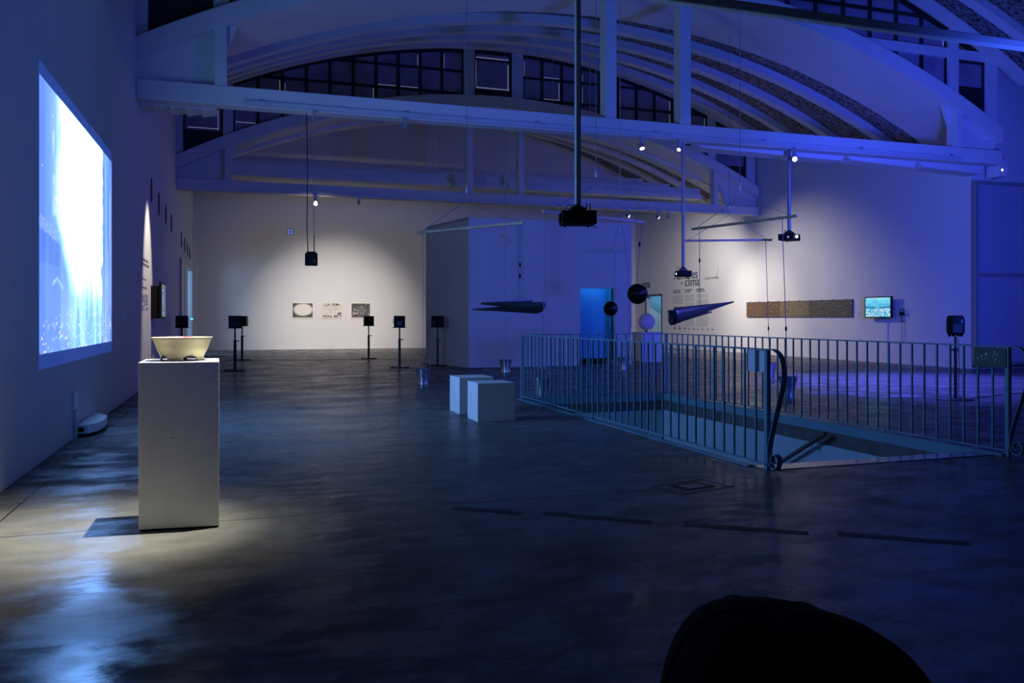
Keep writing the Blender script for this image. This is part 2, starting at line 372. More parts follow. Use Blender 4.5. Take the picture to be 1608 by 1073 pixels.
# each bay: truss plane Y0, soffit to Y0+1.75, boards rising to the next truss plane
def bay(y0, y1, dz0, dz1, ribs, xr):
    ys = y0 + 1.75
    zA = lambda x, y: lerp(soffit_z(dz0, x) + .12, arc(10.40 + dz1, x), (y - ys) / (y1 - ys))
    n = 80; x0 = XL - .1; xs = nx(x0, xr, n); c = MB()
    m = 8
    for j in range(m):
        ya = lerp(ys, y1, j / m); yb = lerp(ys, y1, (j + 1) / m)
        vs = []; fs = []
        for x in xs: vs += [(x, ya, zA(x, ya)), (x, yb, zA(x, yb))]
        for i in range(n): fs.append((2 * i, 2 * i + 2, 2 * i + 3, 2 * i + 1))
        c.add(vs, fs)
    root = c.build('ceiling', boardm, kind='structure', smooth='all')
    sld = root.modifiers.new('thickness', 'SOLIDIFY'); sld.thickness = 0.15; sld.offset = 1
    s = arc_solid(MB(), x0, xr, lambda x: soffit_z(dz0, x) + .4, lambda x: soffit_z(dz0, x), y0 + .05, ys + .12)
    s.build('soffit', concm, root, smooth=True)
    for yr in ribs:
        r = arc_solid(MB(), x0, xr, lambda x: zA(x, yr) + .1, lambda x: zA(x, yr) - .24, yr - .13, yr + .13)
        r.build('rib', concm, root, smooth=True)
    r = arc_solid(MB(), x0, xr, lambda x: zA(x, y1 - .4) + .3, lambda x: arc(10.22 + dz1, x), y1 - .45, y1 - .02)
    r.build('edge_beam', concm, root, smooth=True)
    return root, zA
bay(8.3, 16.3, 0.1, 0.36, (10.6, 12.6, 14.6), 19.4)
bay(16.3, 26.2, 0.0, 0.0, (19.45, 21.5, 23.4, 25.15), 18.5)
roof3, zA3 = bay(26.2, 36.1, -.3, -.1, (), 18.4)
c = MB(); c.box(XL - .2, 26.0, -5.2, 8.3, 9.6, 9.8).build('ceiling', dimm, kind='structure')
MB().box(18.4, 26, 8.3, YW, 9.2, 9.4).build('ceiling', boardm, kind='structure')
# horizontal ties below the ribs of the last bay
for k, (y, z, y2) in enumerate(((27.2, 5.82, 27.9), (29.5, 6.36, 30.2), (31.8, 6.93, 32.5))):
    t = thing('ceiling_beam', ('pale tie beam nearest behind the far truss, lowest of three', 'pale tie beam in the middle of three behind the far truss', 'pale tie beam nearest the back wall, highest of three')[k], 'beam', (8.3, y, z), 'tie beams before the back wall')
    MB().box(-.3, 16.6, y, y + .55, z, z + .16).build('lower_flange', concm, t)
    MB().box(-.3, 16.6, y + .2, y + .5, z + .16, z + .42).build('web', concm, t)
    arc_solid(MB(), -1.75, 18.2, lambda x: zA3(x, max(y + .2, 28.0)) + .05, lambda x: zA3(x, max(y + .2, 28.0)) - .22, y + .1, y + .35).build('arched_rib', concm, t, smooth=True)

def truss(y, dz, zc0, zc1, label, hang, xr):
    t = thing('roof_truss', label, 'roof truss', (8.3, y, zc0), 'bowstring roof trusses')
    top = lambda x: arc(8.95 + dz, x)
    arc_solid(MB(), XL, xr, top, lambda x: arc(8.57 + dz, x), y - .2, y + .15).build('arch_beam', concm, t, smooth=True)
    (MB().box(XL, xr, y - .2, y + .15, zc0, zc1) if y > 9 else MB().box(XL, xr, y + .03, y + .15, zc0, zc1)).build('tie_beam', concm, t, bevel=.02)
    # gusset ends
    for sx, xe, xi in ((1, XL, XL + 1.25), (-1, xr, xr - 1.25)):
        g = MB(); g.prism([(xe, zc0 + .05), (xi, zc1 - .02), (xi + sx * .5, arc(8.6 + dz, xi + sx * .5)), (xe, top(xe) - .05)], lambda p, q: (p[0], q, p[1]), y + .02, y + .12)
        g.build('end_web', concm, t)
    for (a, bb) in (hang if y > 9 else ()):
        MB().box(a, bb, y - .17, y + .13, zc1 - .02, arc(8.6 + dz, (a + bb) / 2) + .02).build('hanger', concm, t, bevel=.01)
    return t
truss(16.3, 0.0, 5.28, 5.64, 'pale concrete bowstring truss nearer the camera, spanning the whole hall', ((-.43, -.21), (7.47, 7.73), (9.28, 9.55), (17.12, 17.36)), 18.62)
truss(26.2, -.27, 5.12, 5.45, 'pale concrete bowstring truss deeper in the hall before the back wall', ((-.4, -.2), (7.1, 7.3), (8.87, 9.05), (16.36, 16.56)), 18.25)
truss(8.5, .1, 5.05, 5.17, 'nearest roof truss, only its tie beam crossing the top right corner', ((-.4, -.2), (7.1, 7.3), (8.87, 9.05), (16.36, 16.56)), 22.0)
# stepped dark soffit of the valley gutter behind the near truss
gut = mat('shadowed_gutter_joint', (0.02, 0.02, 0.025), .8)
for k, (xa, xb, z0) in enumerate(((9.8, 13.9, 5.16), (14.0, 16.1, 5.12), (16.2, 18.3, 5.08))):
    MB().prism([(xa, 5.30), (xa + .25, z0 + .07), (xb, z0), (xb + .1, 5.30)], lambda p, q: (p[0], q, p[1]), 16.46, 16.9).build('trim_6', concm, kind='structure')
for k in range(5):
    xa = -1.75 + k * .27
    MB().prism([(xa, 5.32), (xa, 5.22), (xa + .27, 5.27), (xa + .27, 5.32)], lambda p, q: (p[0], q, p[1]), 16.46, 17.0).build('trim_7', concm, kind='structure')

def glazing(name, y, dzt, zt0, zt1, apex_g, apex_a, xr, lowz):
    """clerestory between the arch below and the roof edge above"""
    yg = y + .1
    zg = lambda x: arc(apex_g, x); za = lambda x: arc(apex_a, x)
    root = arc_solid(MB(), XL, xr, lambda x: zg(x) + .02, lambda x: zg(x) - .09, yg - .06, yg + .02).build(name, darkframe, kind='structure')
    MB().box(XL, -.16, yg - .1, yg + .1, zt0, zt1).box(-.16, xr, yg - .1, yg + .1, zt0, zt1) if False else None
    # transom in two lengths, interrupted where the arch rises above it
    half = math.sqrt(max(0, RR * RR - (zt1 - apex_a + RR) ** 2))
    MB().box(XL, CX - half, yg - .10, yg + .1, zt0, zt1).build('transom', concm, root)
    MB().box(CX + half, xr, yg - .10, yg + .1, zt0, zt1).build('transom', concm, root)
    posts = [(-.45, -.16), (7.02, 7.39), (8.69, 9.08), (16.2, 16.52)] if y > 20 else [(-.45, -.16), (7.02, 7.39), (8.69, 9.08), (17.05, 17.36)]
    for a, c2 in posts:
        xm = (a + c2) / 2
        MB().box(a, c2, yg - .12, yg + .1, za(xm) - .2, zg(xm) + .05).build('post', concm, root)
    MB().box(XL, XL + .18, yg - .12, yg + .1, za(XL) - .2, zt1 + .3).build('post', concm, root)
    MB().box(xr - .35, xr - .0, yg - .12, yg + .1, za(xr) - .3, zt1).build('post', concm, root)
    # apron below the end panes
    fr = MB(); pn = MB(); lk = MB(); sill = MB()
    def pane(x0, x1, zb0, zb1, zt_0, zt_1):
        if min(zt_0 - zb0, zt_1 - zb1) < .03: return
        pn.add([(x0, yg, zb0), (x1, yg, zb1), (x1, yg, zt_1), (x0, yg, zt_0)], [(0, 1, 2, 3)])
        if min(zt_0 - zb0, zt_1 - zb1) > .3 and random.random() < (.55 if y > 20 else .12):
            q = random.choice((0, 1, 1, 2, 3)); e = .018; g = .07
            if q in (0, 3): lk.box(x0 + g, x1 - g, yg - .012, yg - .004, max(zb0, zb1) + g, max(zb0, zb1) + g + e)
            if q in (1, 3): lk.box(x1 - g - e, x1 - g, yg - .012, yg - .004, max(zb0, zb1) + g, min(zt_0, zt_1) - g)
            if q == 2: lk.box(x0 + g, x0 + g + e * .7, yg - .012, yg - .004, max(zb0, zb1) + g, min(zt_0, zt_1) - g * 2)
    segs = []
    pr = posts
    rng = [(pr[0][1], pr[1][0], 10), (pr[2][1], pr[3][0], 10)]
    for a, c2, n in rng:
        ex = nx(a, c2, n)
        for i, x in enumerate(ex):
            zb = max(za(x), 0)
            fr.box(x - .045, x + .045, yg - .05, yg + .01, za(x) - .02, zg(x))
        for i in range(n):
            xa, xb = ex[i], ex[i + 1]; xm = (xa + xb) / 2
            rows = [zt1 + .735 * k for k in range(0, 4)]
            lo = (za(xa), za(xb))
            # below the transom
            if min(lo) < zt0 - .05: pane(xa, xb, lo[0], lo[1], zt0, zt0)
            for k in range(4):
                r0 = rows[k]; r1 = rows[k + 1] if k < 3 else 99
                b0, b1 = max(r0, za(xa)), max(r0, za(xb)); t0, t1 = min(r1, zg(xa)), min(r1, zg(xb))
                if t0 > b0 or t1 > b1: pane(xa, xb, b0, b1, max(t0, b0), max(t1, b1))
                if k > 0 and za(xm) < r0 < zg(xm): fr.box(xa, xb, yg - .045, yg + .005, r0 - .04, r0 + .04)
    # middle pane
    pane(7.39, 8.69, za(8.0) + .28, za(8.0) + .28, zg(8) - .1, zg(8) - .1)
    fr.box(7.39, 8.69, yg - .05, yg + .01, za(8) - .05, za(8) + .26); fr.box(7.39, 7.44, yg - .05, yg + .01, za(8), zg(8)); fr.box(8.62, 8.69, yg - .05, yg + .01, za(8), zg(8)); fr.box(7.39, 8.69, yg - .05, yg + .01, zg(8) - .32, zg(8) - .26)
    lk.box(7.47, 8.6, yg - .02, yg - .01, za(8) + .30, za(8) + .33); lk.box(8.57, 8.6, yg - .02, yg - .01, za(8) + .30, zg(8) - .4); lk.box(7.47, 8.6, yg - .02, yg - .01, zg(8) - .24, zg(8) - .21)
    # end panes
    for x0, x1 in ((XL + .18, pr[0][0]), (pr[3][1], xr - .35)):
        xm = (x0 + x1) / 2
        pane(x0 + .06, x1 - .06, lowz, lowz, zt0 - .06, zt0 - .06)
        fr.box(x0, x1, yg - .04, yg + .02, za(xm) - .5, lowz); fr.box(x0, x1, yg - .04, yg + .02, zt0 - .06, zt0)
        fr.box(x1 - .06, x1, yg - .04, yg + .02, lowz, zt0); fr.box(x0, x0 + .06, yg - .04, yg + .02, lowz, zt0)
        pn.box(x0, x1, yg + .0, yg + .02, zt1, zg(xm) - .3)
    fr.build('mullions', darkframe, root); pn.build('glass_panes', panem, root); lk.build('light_gaps', leakm, root)
    # black void behind
    return root
glazing('window_1', 16.3, 0.0, 7.94, 8.18, 10.58, 8.95, 18.65, 7.27)
glazing('window_2', 26.2, -.2, 7.72, 7.99, 10.22, 8.68, 18.2, 6.95)

# tracks on the tie beams
def track(y, x0, x1, z, label):
    t = thing('lighting_track', label, 'lighting track', ((x0 + x1) / 2, y, z), 'ceiling lighting tracks')
    MB().box(x0, x1, y - .05, y, z, z + .09).build('rail', mat('track_grey', (.5, .52, .55), .5), t)
    for x in nx(x0 + .3, x1 - .3, 6): MB().box(x - .04, x + .04, y - .02, y + .03, z + .09, z + .14).build('clip', steelm, t)
track(16.09, .1, 17.2, 5.30, 'long grey lighting track along the nearer truss')
track(25.99, .1, 17.0, 5.12, 'long grey lighting track along the deeper truss')

LAST = [None]
def lamp_head(loc, target, label, on, r=.05, L=.14, post=.12):
    loc = Vector(loc)
    t = thing('track_spotlight', label, 'spotlight', (loc.x, loc.y, loc.z), 'spotlights on the truss tracks')
    LAST[0] = t
    d = (Vector(target) - loc).normalized(); q = d.to_track_quat('-Z', 'Y').to_matrix().to_4x4()
    M = Matrix.Translation(loc) @ q
    MB().box(loc.x - .03, loc.x + .03, loc.y - .03, loc.y + .03, loc.z + .03, 5.30 if loc.y < 20 else 5.12).build('bracket', steelm, t)
    MB().lathe([(r * .7, L * .6), (r, L * .4), (r * 1.05, -L * .4), (r * .85, -L * .4), (r * .8, -L * .2)], 20, M).build('housing', mat('lamp_housing_grey', (.3, .31, .33), .4, .3), t, smooth=True)
    if on: MB().lathe([(0.0, -L * .28), (r * .75, -L * .3), (r * .78, -L * .42), (0, -L * .47)], 20, M).build('bulb', on, t, smooth=True)
    return loc + d * (L * .6)
WARM = (1.0, 0.86, 0.74)
lo = lamp_head((2.24, 25.96, 4.93), (3.4, 34.0, 2.0), 'glowing spotlight on the deeper truss above the hanging loudspeaker', None)
MB().lathe([(0, -.06), (.05, -.03), (.055, .0), (.03, .05)], 14, Matrix.Translation((2.24, 25.90, 4.85))).build('bulb', lampon, LAST[0], smooth=True)
spot('spotlight_beam', (2.5, 26.4, 4.75), (4.2, 36.1, 1.75), 500, (1.0, .90, .84), 92, 1.0, .1)
spot('spotlight_beam', (3.6, 26.5, 4.75), (4.0, 36.1, 1.1), 3500, (1.0, .90, .84), 48, 1.0, .1)
lamp_head((3.56, 25.96, 4.95), (4.6, 36, 2.0), 'small unlit looking spotlight right of the glowing one on the deeper truss', None, .045)
for k, x in enumerate((12.86, 14.03, 14.44)):
    lamp_head((x, 25.96, 4.9), (18.3, 22 + k, 1.6), ('leftmost of the three spotlights beside the doorway on the deeper truss', 'middle one of the three spotlights beside the doorway on the deeper truss', 'rightmost of the three spotlights beside the doorway on the deeper truss')[k], lampon2 if k < 2 else None, .055)
spot('spotlight_beam', (12.95, 25.7, 4.75), (18.3, 24.0, 1.2), 950, (1.0, .92, .82), 88, 1.0, .06)
spot('spotlight_beam', (14.1, 25.7, 4.75), (18.3, 26.0, 1.4), 500, (1.0, .9, .78), 62, 1.0, .06)
spot('spotlight_beam', (14.5, 26.6, 4.75), (18.3, 30.0, 1.7), 950, (1.0, .93, .85), 105, 1.0, .06)
lamp_head((1.36  , 16.06, 5.12), (1.3, 20, 4.0), 'small spotlight on the nearer truss above the hanging loudspeaker cord', lampon2, .03)
lamp_head((3.08  , 16.06, 5.14), (3.1, 14.5, 4.4), 'unlit bluish spotlight hanging near the left third of the nearer truss', None, .055)
lamp_head((8.29  , 16.06, 5.06), (8.3, 15.0, 3.0), 'lit round spotlight between two hangers on the nearer truss, right of the big projector pole', lampon2, .06)
lamp_head((9.22  , 16.06, 5.08), (8.6, 15.6, 4.4), 'lit spotlight at the top of the middle projector pole', lampon2, .045)
lamp_head((12.22  , 16.06, 5.03), (9.0, 8.0, 2.5), 'brightest star shaped spotlight on the nearer truss above the right projector', lampon, .06)
# spotlight over the bowl (its lamp is above the frame)
spot('bowl_spotlight', (0.84, 5.86, 6.0), (-.92, 5.72, 0.0), 3900, (1.0, .96, .76), 22, 1.0, .03)
spot('bowl_spotlight', (0.84, 5.86, 6.0), (-1.05, 5.70, 0.0), 1000, (1.0, .96, .80), 34, 1.0, .03)
# narrow wall washer on the left wall label
spot('label_spotlight', (-.6, 18.0, 5.2), (-1.75, 18.15, 1.9), 850, (1.0, .88, .72), 38, .7, .03)

# ------------------------------------------------------------------ partition room
FP = [(5.86, 21.35), (10.72, 21.4), (10.2, 24.1), (5.28, 24.05)]
t0 = 4.05
b = MB()
def wallseg(b, p, q, z0, z1, th=.12):
    p = Vector((p[0], p[1], 0)); q = Vector((q[0], q[1], 0)); d = (q - p).normalized(); n = Vector((-d.y, d.x, 0)) * th
    b.prism([p, q, q + n, p + n], lambda v, z: (v.x, v.y, z), z0, z1)
wallseg(b, FP[0], (9.12, 21.384), 0, t0); wallseg(b, (10.2, 21.395), FP[1], 0, t0); wallseg(b, (9.12, 21.384), (10.2, 21.395), 2.18, t0)
wallseg(b, FP[1], FP[2], 0, t0); wallseg(b, FP[2], FP[3], 0, t0); wallseg(b, FP[3], FP[0], 0, t0)
b.prism([(x, y) for x, y in FP], lambda p, z: (p[0], p[1], z), t0 - .06, t0)
part = b.build('wall_partition', mat('grey_white_partition', (.62, .61, .62), .7, var=.02, spec=.2), kind='structure')
cy = mat('blue_screen_cloth', (.10, .45, .80), .8, var=.02)
o = MB().box(9.0, 10.35, 21.95, 21.98, .17, 2.6).build('hanging_screen', cy)
tag(o, 'plain saturated blue cloth screen hanging in the doorway of the partition room', 'screen')
area('booth_lamp', (9.65, 21.62, 2.75), (9.65, 21.95, .9), .9, .05, 5, (.1, .5, 1.0))
o = MB().box(8.9, 8.97, 21.9, 22.4, 0, 2.9)
# ------------------------------------------------------------------ projected picture on the left wall
def vn(x, y):
    def h(i, j): return (math.sin(i * 127.1 + j * 311.7) * 43758.5453) % 1.0
    i, j = math.floor(x), math.floor(y); a, c = x - i, y - j; a = a * a * (3 - 2 * a); c = c * c * (3 - 2 * c)
    return lerp(lerp(h(i, j), h(i + 1, j), a), lerp(h(i, j + 1), h(i + 1, j + 1), a), c)
def pic(u, v):
    deep = (.05, .10, .38); mid = (.13, .28, .60); pale = (.30, .50, .78); white = (1.6, 3.9, 9.5)
    edge = .23 + .06 * vn(v * 7, 3) + .10 * sst(.55, .2, v)
    L = sst(edge - .10, edge + .06, u)
    rgt = .80 + .012 * vn(v * 30, 9)
    if v < .4: rgt = .80 - .03 * vn(v * 22, 5)
    k = L * (1 - sst(rgt, rgt + .01, u))
    side = mixc(deep, mid, vn(u * 22, v * 3.0)) if u > .5 else mixc(mixc(deep, mid, .45 + .4 * vn(u * 9, v * 5)), pale, .75 * sst(.05, .2, u) * sst(.38, .62, v) * (.6 + .4 * vn(u * 30, v * 12)))
    c = mixc(side, white, k)
    fade = sst(.56, .16, v + .05 * vn(u * 14, v * 14) - .05 * abs(u - .62))     # towards the ground the haze turns blue
    c = mixc(c, mixc(deep, pale, .25 + .45 * vn(u * 28, v * 9) * (1 - abs(u - .6))), fade * .93)
    if u > .82: c = mixc(c, deep, .5 * sst(.93, 1.0, u) + .25)
    if u < .05: c = mixc(c, (.07, .14, .62), .6)
    # roofs and house fronts on the left
    if u < .24 and .455 - .17 * u < v < .505 - .17 * u: c = mixc(c, (.30, .45, .78), .5) if math.sin(u * 260 + v * 160) > .1 else mixc(c, (.07, .15, .48), .4)
    if u < .21 and .335 < v < .455 - .17 * u: c = mixc(c, (.05, .12, .46), .62 if int(u * 60) % 4 else .35)
    if u < .21 and v <= .335: c = mixc(c, (.08, .17, .55), .5 + .15 * vn(u * 60, v * 14))
    if .12 < u < .24 and abs(v - (.285 - .55 * abs(u - .17))) < .008: c = mixc(c, (.35, .55, .88), .45)
    if .14 < u < .22 and .56 < v < .60 and abs(v - .58 + (u - .18) * .6) < .006: c = (.75, .9, 1.1)
    if .12 < u < .3 and .5 < v < .95: c = mixc(c, (.5, .75, 1.1), .35 * sst(.5, .9, vn(u * 46, v * 24)))
    if u > .82 and vn(u * 90, v * 3) > .6: c = mixc(c, (.3, .5, .95), .4)
    # thin spires and figure shapes
    for sx, top, wd in ((.62, .38, .045), (.55, .31, .03), (.72, .30, .025), (.42, .23, .03)):
        if v < top and abs(u - sx) < wd * (1 - v / top) + .006: c = mixc(c, (.08, .22, .62), .55)
    if abs(u - .765) < .02 and .24 < v < .36 and vn(u * 160, v * 120) > .4: c = (1.1, 1.1, .95)
    # flowers
    n = vn(u * 150, v * 190)
    if v < .20 - .16 * abs(u - .5) and n > .86:
        q = vn(u * 61 + 9, v * 83); c = (.55, .85, .95) if q < .35 else ((.95, .35, .5) if q < .55 else ((.35, .8, .55) if q < .75 else (.9, .9, .6)))
    if u > .84 and .25 < v < .9 and vn(u * 260, v * 120) > .95: c = (.8, .7, .6)
    if u < .3 and v > .3 and vn(u * 120, v * 60) > .985: c = (.7, .85, 1.0)
    return c
t = thing('projected_picture', 'bright blue and white projection of a misty street with flowers on the left wall', 'projection', (XL, 10.85, .86))
PY0, PY1, PZ0, PZ1 = 8.58, 13.13, 1.01, 3.60
image_grid('picture', lambda u, v: (XL + .006, lerp(PY0, PY1, u), lerp(PZ0, PZ1, v)), 200, 170, pic, attr_emit('projected_light', 1.8, .5), t)
b = MB(); b.box(XL, XL + .003, PY0 - .0, PY1 + .01, .865, 3.735)
b.build('dim_border', mat('projected_black_border', (.6, .6, .62), .8, emit=(.010, .035, .26), estr=.7), t)

# ------------------------------------------------------------------ plinth, bowl, petals
t = thing('plinth', 'tall white plinth lit from above carrying the yellow bowl', 'plinth', (-.36, 5.86, 0), rz=0)
MB().prism([(-.6, 5.66), (-.12, 5.62), (-.13, 6.07), (-.60, 6.09)], lambda p, z: (p[0], p[1], z), .012, 1.068).build('body', plinthm, t, bevel=.004)
MB().prism([(-.59, 5.68), (-.13, 5.65), (-.14, 6.05), (-.59, 6.07)], lambda p, z: (p[0], p[1], z), 0, .014).build('shadow_gap_base', blackm, t)
for x, z, r in ((-.31, .86, .006), (-.40, .58, .011), (-.22, .60, .007), (-.44, .35, .006), (-.30, .16, .005), (-.25, .83, .004)):
    MB().lathe([(r, -.002), (r * .8, .002), (0, .003)], 10, Matrix.Translation((x, 5.66 - (x + .6) * .083 , z)) @ Matrix.Rotation(R(90), 4, 'X')).build('paint_blister', plinthm, t, smooth='all')
bowlm = mat('glazed_cream_ceramic', (.78, .68, .40), .35, var=.06, scale=20, spec=.5)
BC = Vector((-.355, 5.86, 1.068))
t = thing('bowl', 'wide cream yellow footed bowl standing on the white plinth', 'bowl', BC)
b = MB(); prof_o = [(.138, .0), (.134, .018), (.136, .034), (.150, .058), (.160, .085), (.170, .112), (.178, .135), (.186, .148), (.192, .152)]
prof_i = [(.188, .153), (.178, .147), (.160, .10), (.140, .062), (.0, .052)]
n = 180; nf = 3
vs = []; fs = []
allp = prof_o + prof_i
def cut(a):   # arch-shaped notches between the feet: lift of the lower edge
    c = 0
    for ac, w_ in ((R(-65), R(20)), (R(-143), R(17)), (R(60), R(20)), (R(140), R(20))):
        if w_ <= 0: continue
        d = abs((a - ac + math.pi) % (2 * math.pi) - math.pi)
        if d < w_: c = max(c, .0345 * (1 - (d / w_) ** 4) ** .5)
    return c
for i, (r, z) in enumerate(allp):
    for j in range(n):
        a = 2 * math.pi * j / n - math.pi; zz = z
        if i <= 3: zz = max(z, cut(a) * (1 if i < 3 else 1))
        rr = r + (.0008 * math.sin(z * 900) if 4 <= i <= 8 else 0)
        if i <= 3 and cut(a) > z: rr = lerp(.134, .137, cut(a) / .035)
        vs.append((BC.x + rr * math.cos(a), BC.y + rr * math.sin(a), BC.z + zz))
for i in range(len(allp) - 1):
    for j in range(n): fs.append((i * n + j, i * n + (j + 1) % n, (i + 1) * n + (j + 1) % n, (i + 1) * n + j))
b.add(vs, fs)
o = b.build('body', bowlm, t, smooth='all'); bowl_body = o
so = o.modifiers.new('wall', 'SOLIDIFY'); so.thickness = .006; so.offset = -1
rg = MB()
for z, r in ((.140, .1805), (.128, .1755), (.118, .172), (.106, .1675), (.092, .1625)):
    rg.tube([(BC.x + r * math.cos(a), BC.y + r * math.sin(a), BC.z + z) for a in nx(0, 2 * math.pi * 63 / 64, 63)], .0016, 5, closed=True)
rg.build('throwing_ridge', bowlm, bowl_body, smooth='all')
MB().lathe([(.0, .128), (.168, .128), (.168, .131), (0, .131)], 40, Matrix.Translation(BC)).build('water', mat('still_water', (.5, .45, .28), .05, spec=.8), t)
pinks = [mat('pink_petal', (.95, .22, .42), .5), mat('red_petal', (.85, .05, .10), .5), mat('pale_pink_petal', (.95, .45, .58), .5)]
for k, (dx, dy, a, w_, m_) in enumerate(((-.030, -.03, .2, .052, 2), (-.008, -.05, .0, .045, 0), (.022, -.045, -.1, .05, 1), (.045, -.03, -.3, .042, 1), (.0, -.0, .5, .04, 0))):
    M = Matrix.Translation(BC + Vector((dx, dy, .137))) @ Matrix.Rotation(a, 4, 'Z') @ Matrix.Diagonal((w_, w_ * .6, .022, 1))
    o = MB().lathe([(0, -.3), (.6, -.25), (.95, .05), (1.0, .2), (.8, .6), (.5, .85), (0, 1.0)], 16, M).build('flower_petal', pinks[m_], smooth='all')
    tag(o, ('pale pink petal at the left of the petals floating in the bowl', 'bright pink petal in the middle of the petals in the bowl', 'red petal right of the middle of the petals in the bowl', 'small red petal at the right end of the petals in the bowl', 'pink petal behind the others floating in the bowl')[k], 'petal', 'petals floating in the yellow bowl')

# ------------------------------------------------------------------ benches
o = MB().box(2.92, 3.42, 11.13, 11.68, 0, .51).build('cube_bench', benchm, bevel=.004)
tag(o, 'white cube seat further back, half hidden behind the other cube seat', 'bench', 'white cube seats beside the railing')
o = MB().prism([(2.93, 10.24), (3.43, 10.21), (3.42, 10.68), (2.92, 10.70)], lambda p, z: (p[0], p[1], z), 0, .50).build('cube_bench', benchm, bevel=.004)
tag(o, 'white cube seat in front, nearest to the railing corner', 'bench', 'white cube seats beside the railing')

# ------------------------------------------------------------------ loudspeakers on stands
def make_stand(loc, label, h=1.09):
    t = thing('speaker_stand', label, 'speaker stand', (0, 0, 0), 'black speaker stands around the hall')
    MB().prism([(-.26, -.04), (-.1, -.13), (.1, -.13), (.26, -.04), (.26, .04), (.1, .13), (-.1, .13), (-.26, .04)], lambda p, z: (p[0], p[1], z), .012, .04).build('base', blacks, t, bevel=.006)
    for sx in (-1, 1):
        for sy in (-1, 1): MB().lathe([(.018, 0), (.018, .012)], 10, Matrix.Translation((sx * .2, sy * .045, 0))).build('foot', blacks, t)
    lp = MB().box(-.032, .032, -.025, .025, .04, h * .72).build('lower_pole', blacks, t, bevel=.004)
    MB().tube([(0, 0, h * .72), (0, 0, h - .01)], .02, 10).build('upper_pole', blacks, t, smooth=True)
    MB().lathe([(.012, -.0), (.012, .05), (.02, .05), (.02, .07)], 10, Matrix.Translation((0.03, 0, h * .70)) @ Matrix.Rotation(R(90), 4, 'Y')).build('clamp_knob', blacks, lp, smooth=True)
    MB().box(-.19, .19, -.11, .11, h - .014, h).build('top_plate', blacks, t, bevel=.003)
    return t
def make_speaker(label):
    t = thing('loudspeaker', label, 'loudspeaker', (0, 0, 0), 'black box loudspeakers in the hall')
    cb = MB().box(-.145, .145, -.12, .12, 0, .31).build('cabinet', blackm, t, bevel=.008)
    MB().lathe([(.085, 0), (.085, .008), (.07, .004), (0.03, -.01), (0, -.005)], 24, Matrix.Translation((0, -.122, .11)) @ Matrix.Rotation(R(90), 4, 'X')).build('woofer', blacks, cb, smooth=True)
    MB().lathe([(.035, 0), (.035, .006), (.02, .003), (0, .006)], 18, Matrix.Translation((0, -.122, .24)) @ Matrix.Rotation(R(90), 4, 'X')).build('tweeter', blacks, cb, smooth=True)
    MB().box(-.07, .07, .12, .126, .05, .17).build('connector_panel', mat('connector_grey', (.05, .06, .1), .5), cb)
    MB().tube([(.05, .126, .10), (.10, .17, .08), (.15, .18, .12), (.17, .15, .18), (.15, .13, .22), (.12, .126, .2)], .006, 6).build('cable', blackm, t, smooth=True)
    return t
spots = [((-.09, 21.9), 0.15, 'nearer of the two overlapping stands right of the bowl'), ((.10, 27.4), -.3, 'farther of the two overlapping stands right of the bowl'),
         ((4.02, 26.95), .1, 'stand below the rightmost print on the back wall'), ((4.09, 21.9), 2.9, 'stand between the prints and the partition room'),
         ((5.24, 22.35), 1.9, 'stand close against the left side of the partition room'), ((-1.42, 23.3), -1.2, 'stand against the left wall behind the bowl')]
slab = ['box loudspeaker on the nearer of two overlapping stands right of the bowl', 'box loudspeaker on the farther of two overlapping stands right of the bowl', 'box loudspeaker below the rightmost print', 'box loudspeaker between the prints and the partition room', 'box loudspeaker beside the shaded left side of the partition room', 'box loudspeaker by the left wall just above the bowl']
s0 = make_stand(None, ''); k0 = make_speaker('')
for i, ((x, y), rz, lb) in enumerate(spots):
    a = s0 if i == 0 else dup(s0, (x, y, 0)); c2 = k0 if i == 0 else dup(k0, (x, y, 1.09))
    a.location = (x, y, 0); a.rotation_euler = (0, 0, -TH); a['label'] = 'black metal ' + lb
    c2.location = (x, y, 1.09); c2.rotation_euler = (0, 0, rz); c2['label'] = 'black ' + slab[i]
# hanging loudspeaker
h = dup(k0, (1.335, 16.4, 2.36), .0, 'small black loudspeaker hanging on two cords in front of the back wall'); h.scale = (.78, .78, .78)
t = thing('hanging_bracket', 'two dark cords and plate carrying the hanging loudspeaker', 'cord', (1.335, 16.4, 2.6))
MB().box(1.25, 1.42, 16.34, 16.46, 2.604, 2.63).build('plate', blackm, t)
MB().tube([(1.24, 16.3, 5.28), (1.26, 16.33, 4.2), (1.25, 16.35, 3.1), (1.27, 16.38, 2.63)], .009, 6).build('cable', blackm, t)
MB().tube([(1.39, 16.35, 5.28), (1.39, 16.4, 2.63)], .006, 6).build('cord', cordm, t)
tl = MB()
for k in range(7): tl.lathe([(.012, 0), (.012, .03)], 6, Matrix.Translation((1.39, 16.4, 2.64 + k * .045)))
tl.build('turnbuckle', blackm, t)
# green status lamp
o = MB().box(-1.20, -1.14, 23.1, 23.14, 1.30, 1.33).build('status_lamp', mat('green_led', (0, .8, .5), .4, emit=(.05, .9, .55), estr=3.0))
tag(o, 'small green glowing indicator lamp beside the loudspeaker at the left wall', 'indicator light')
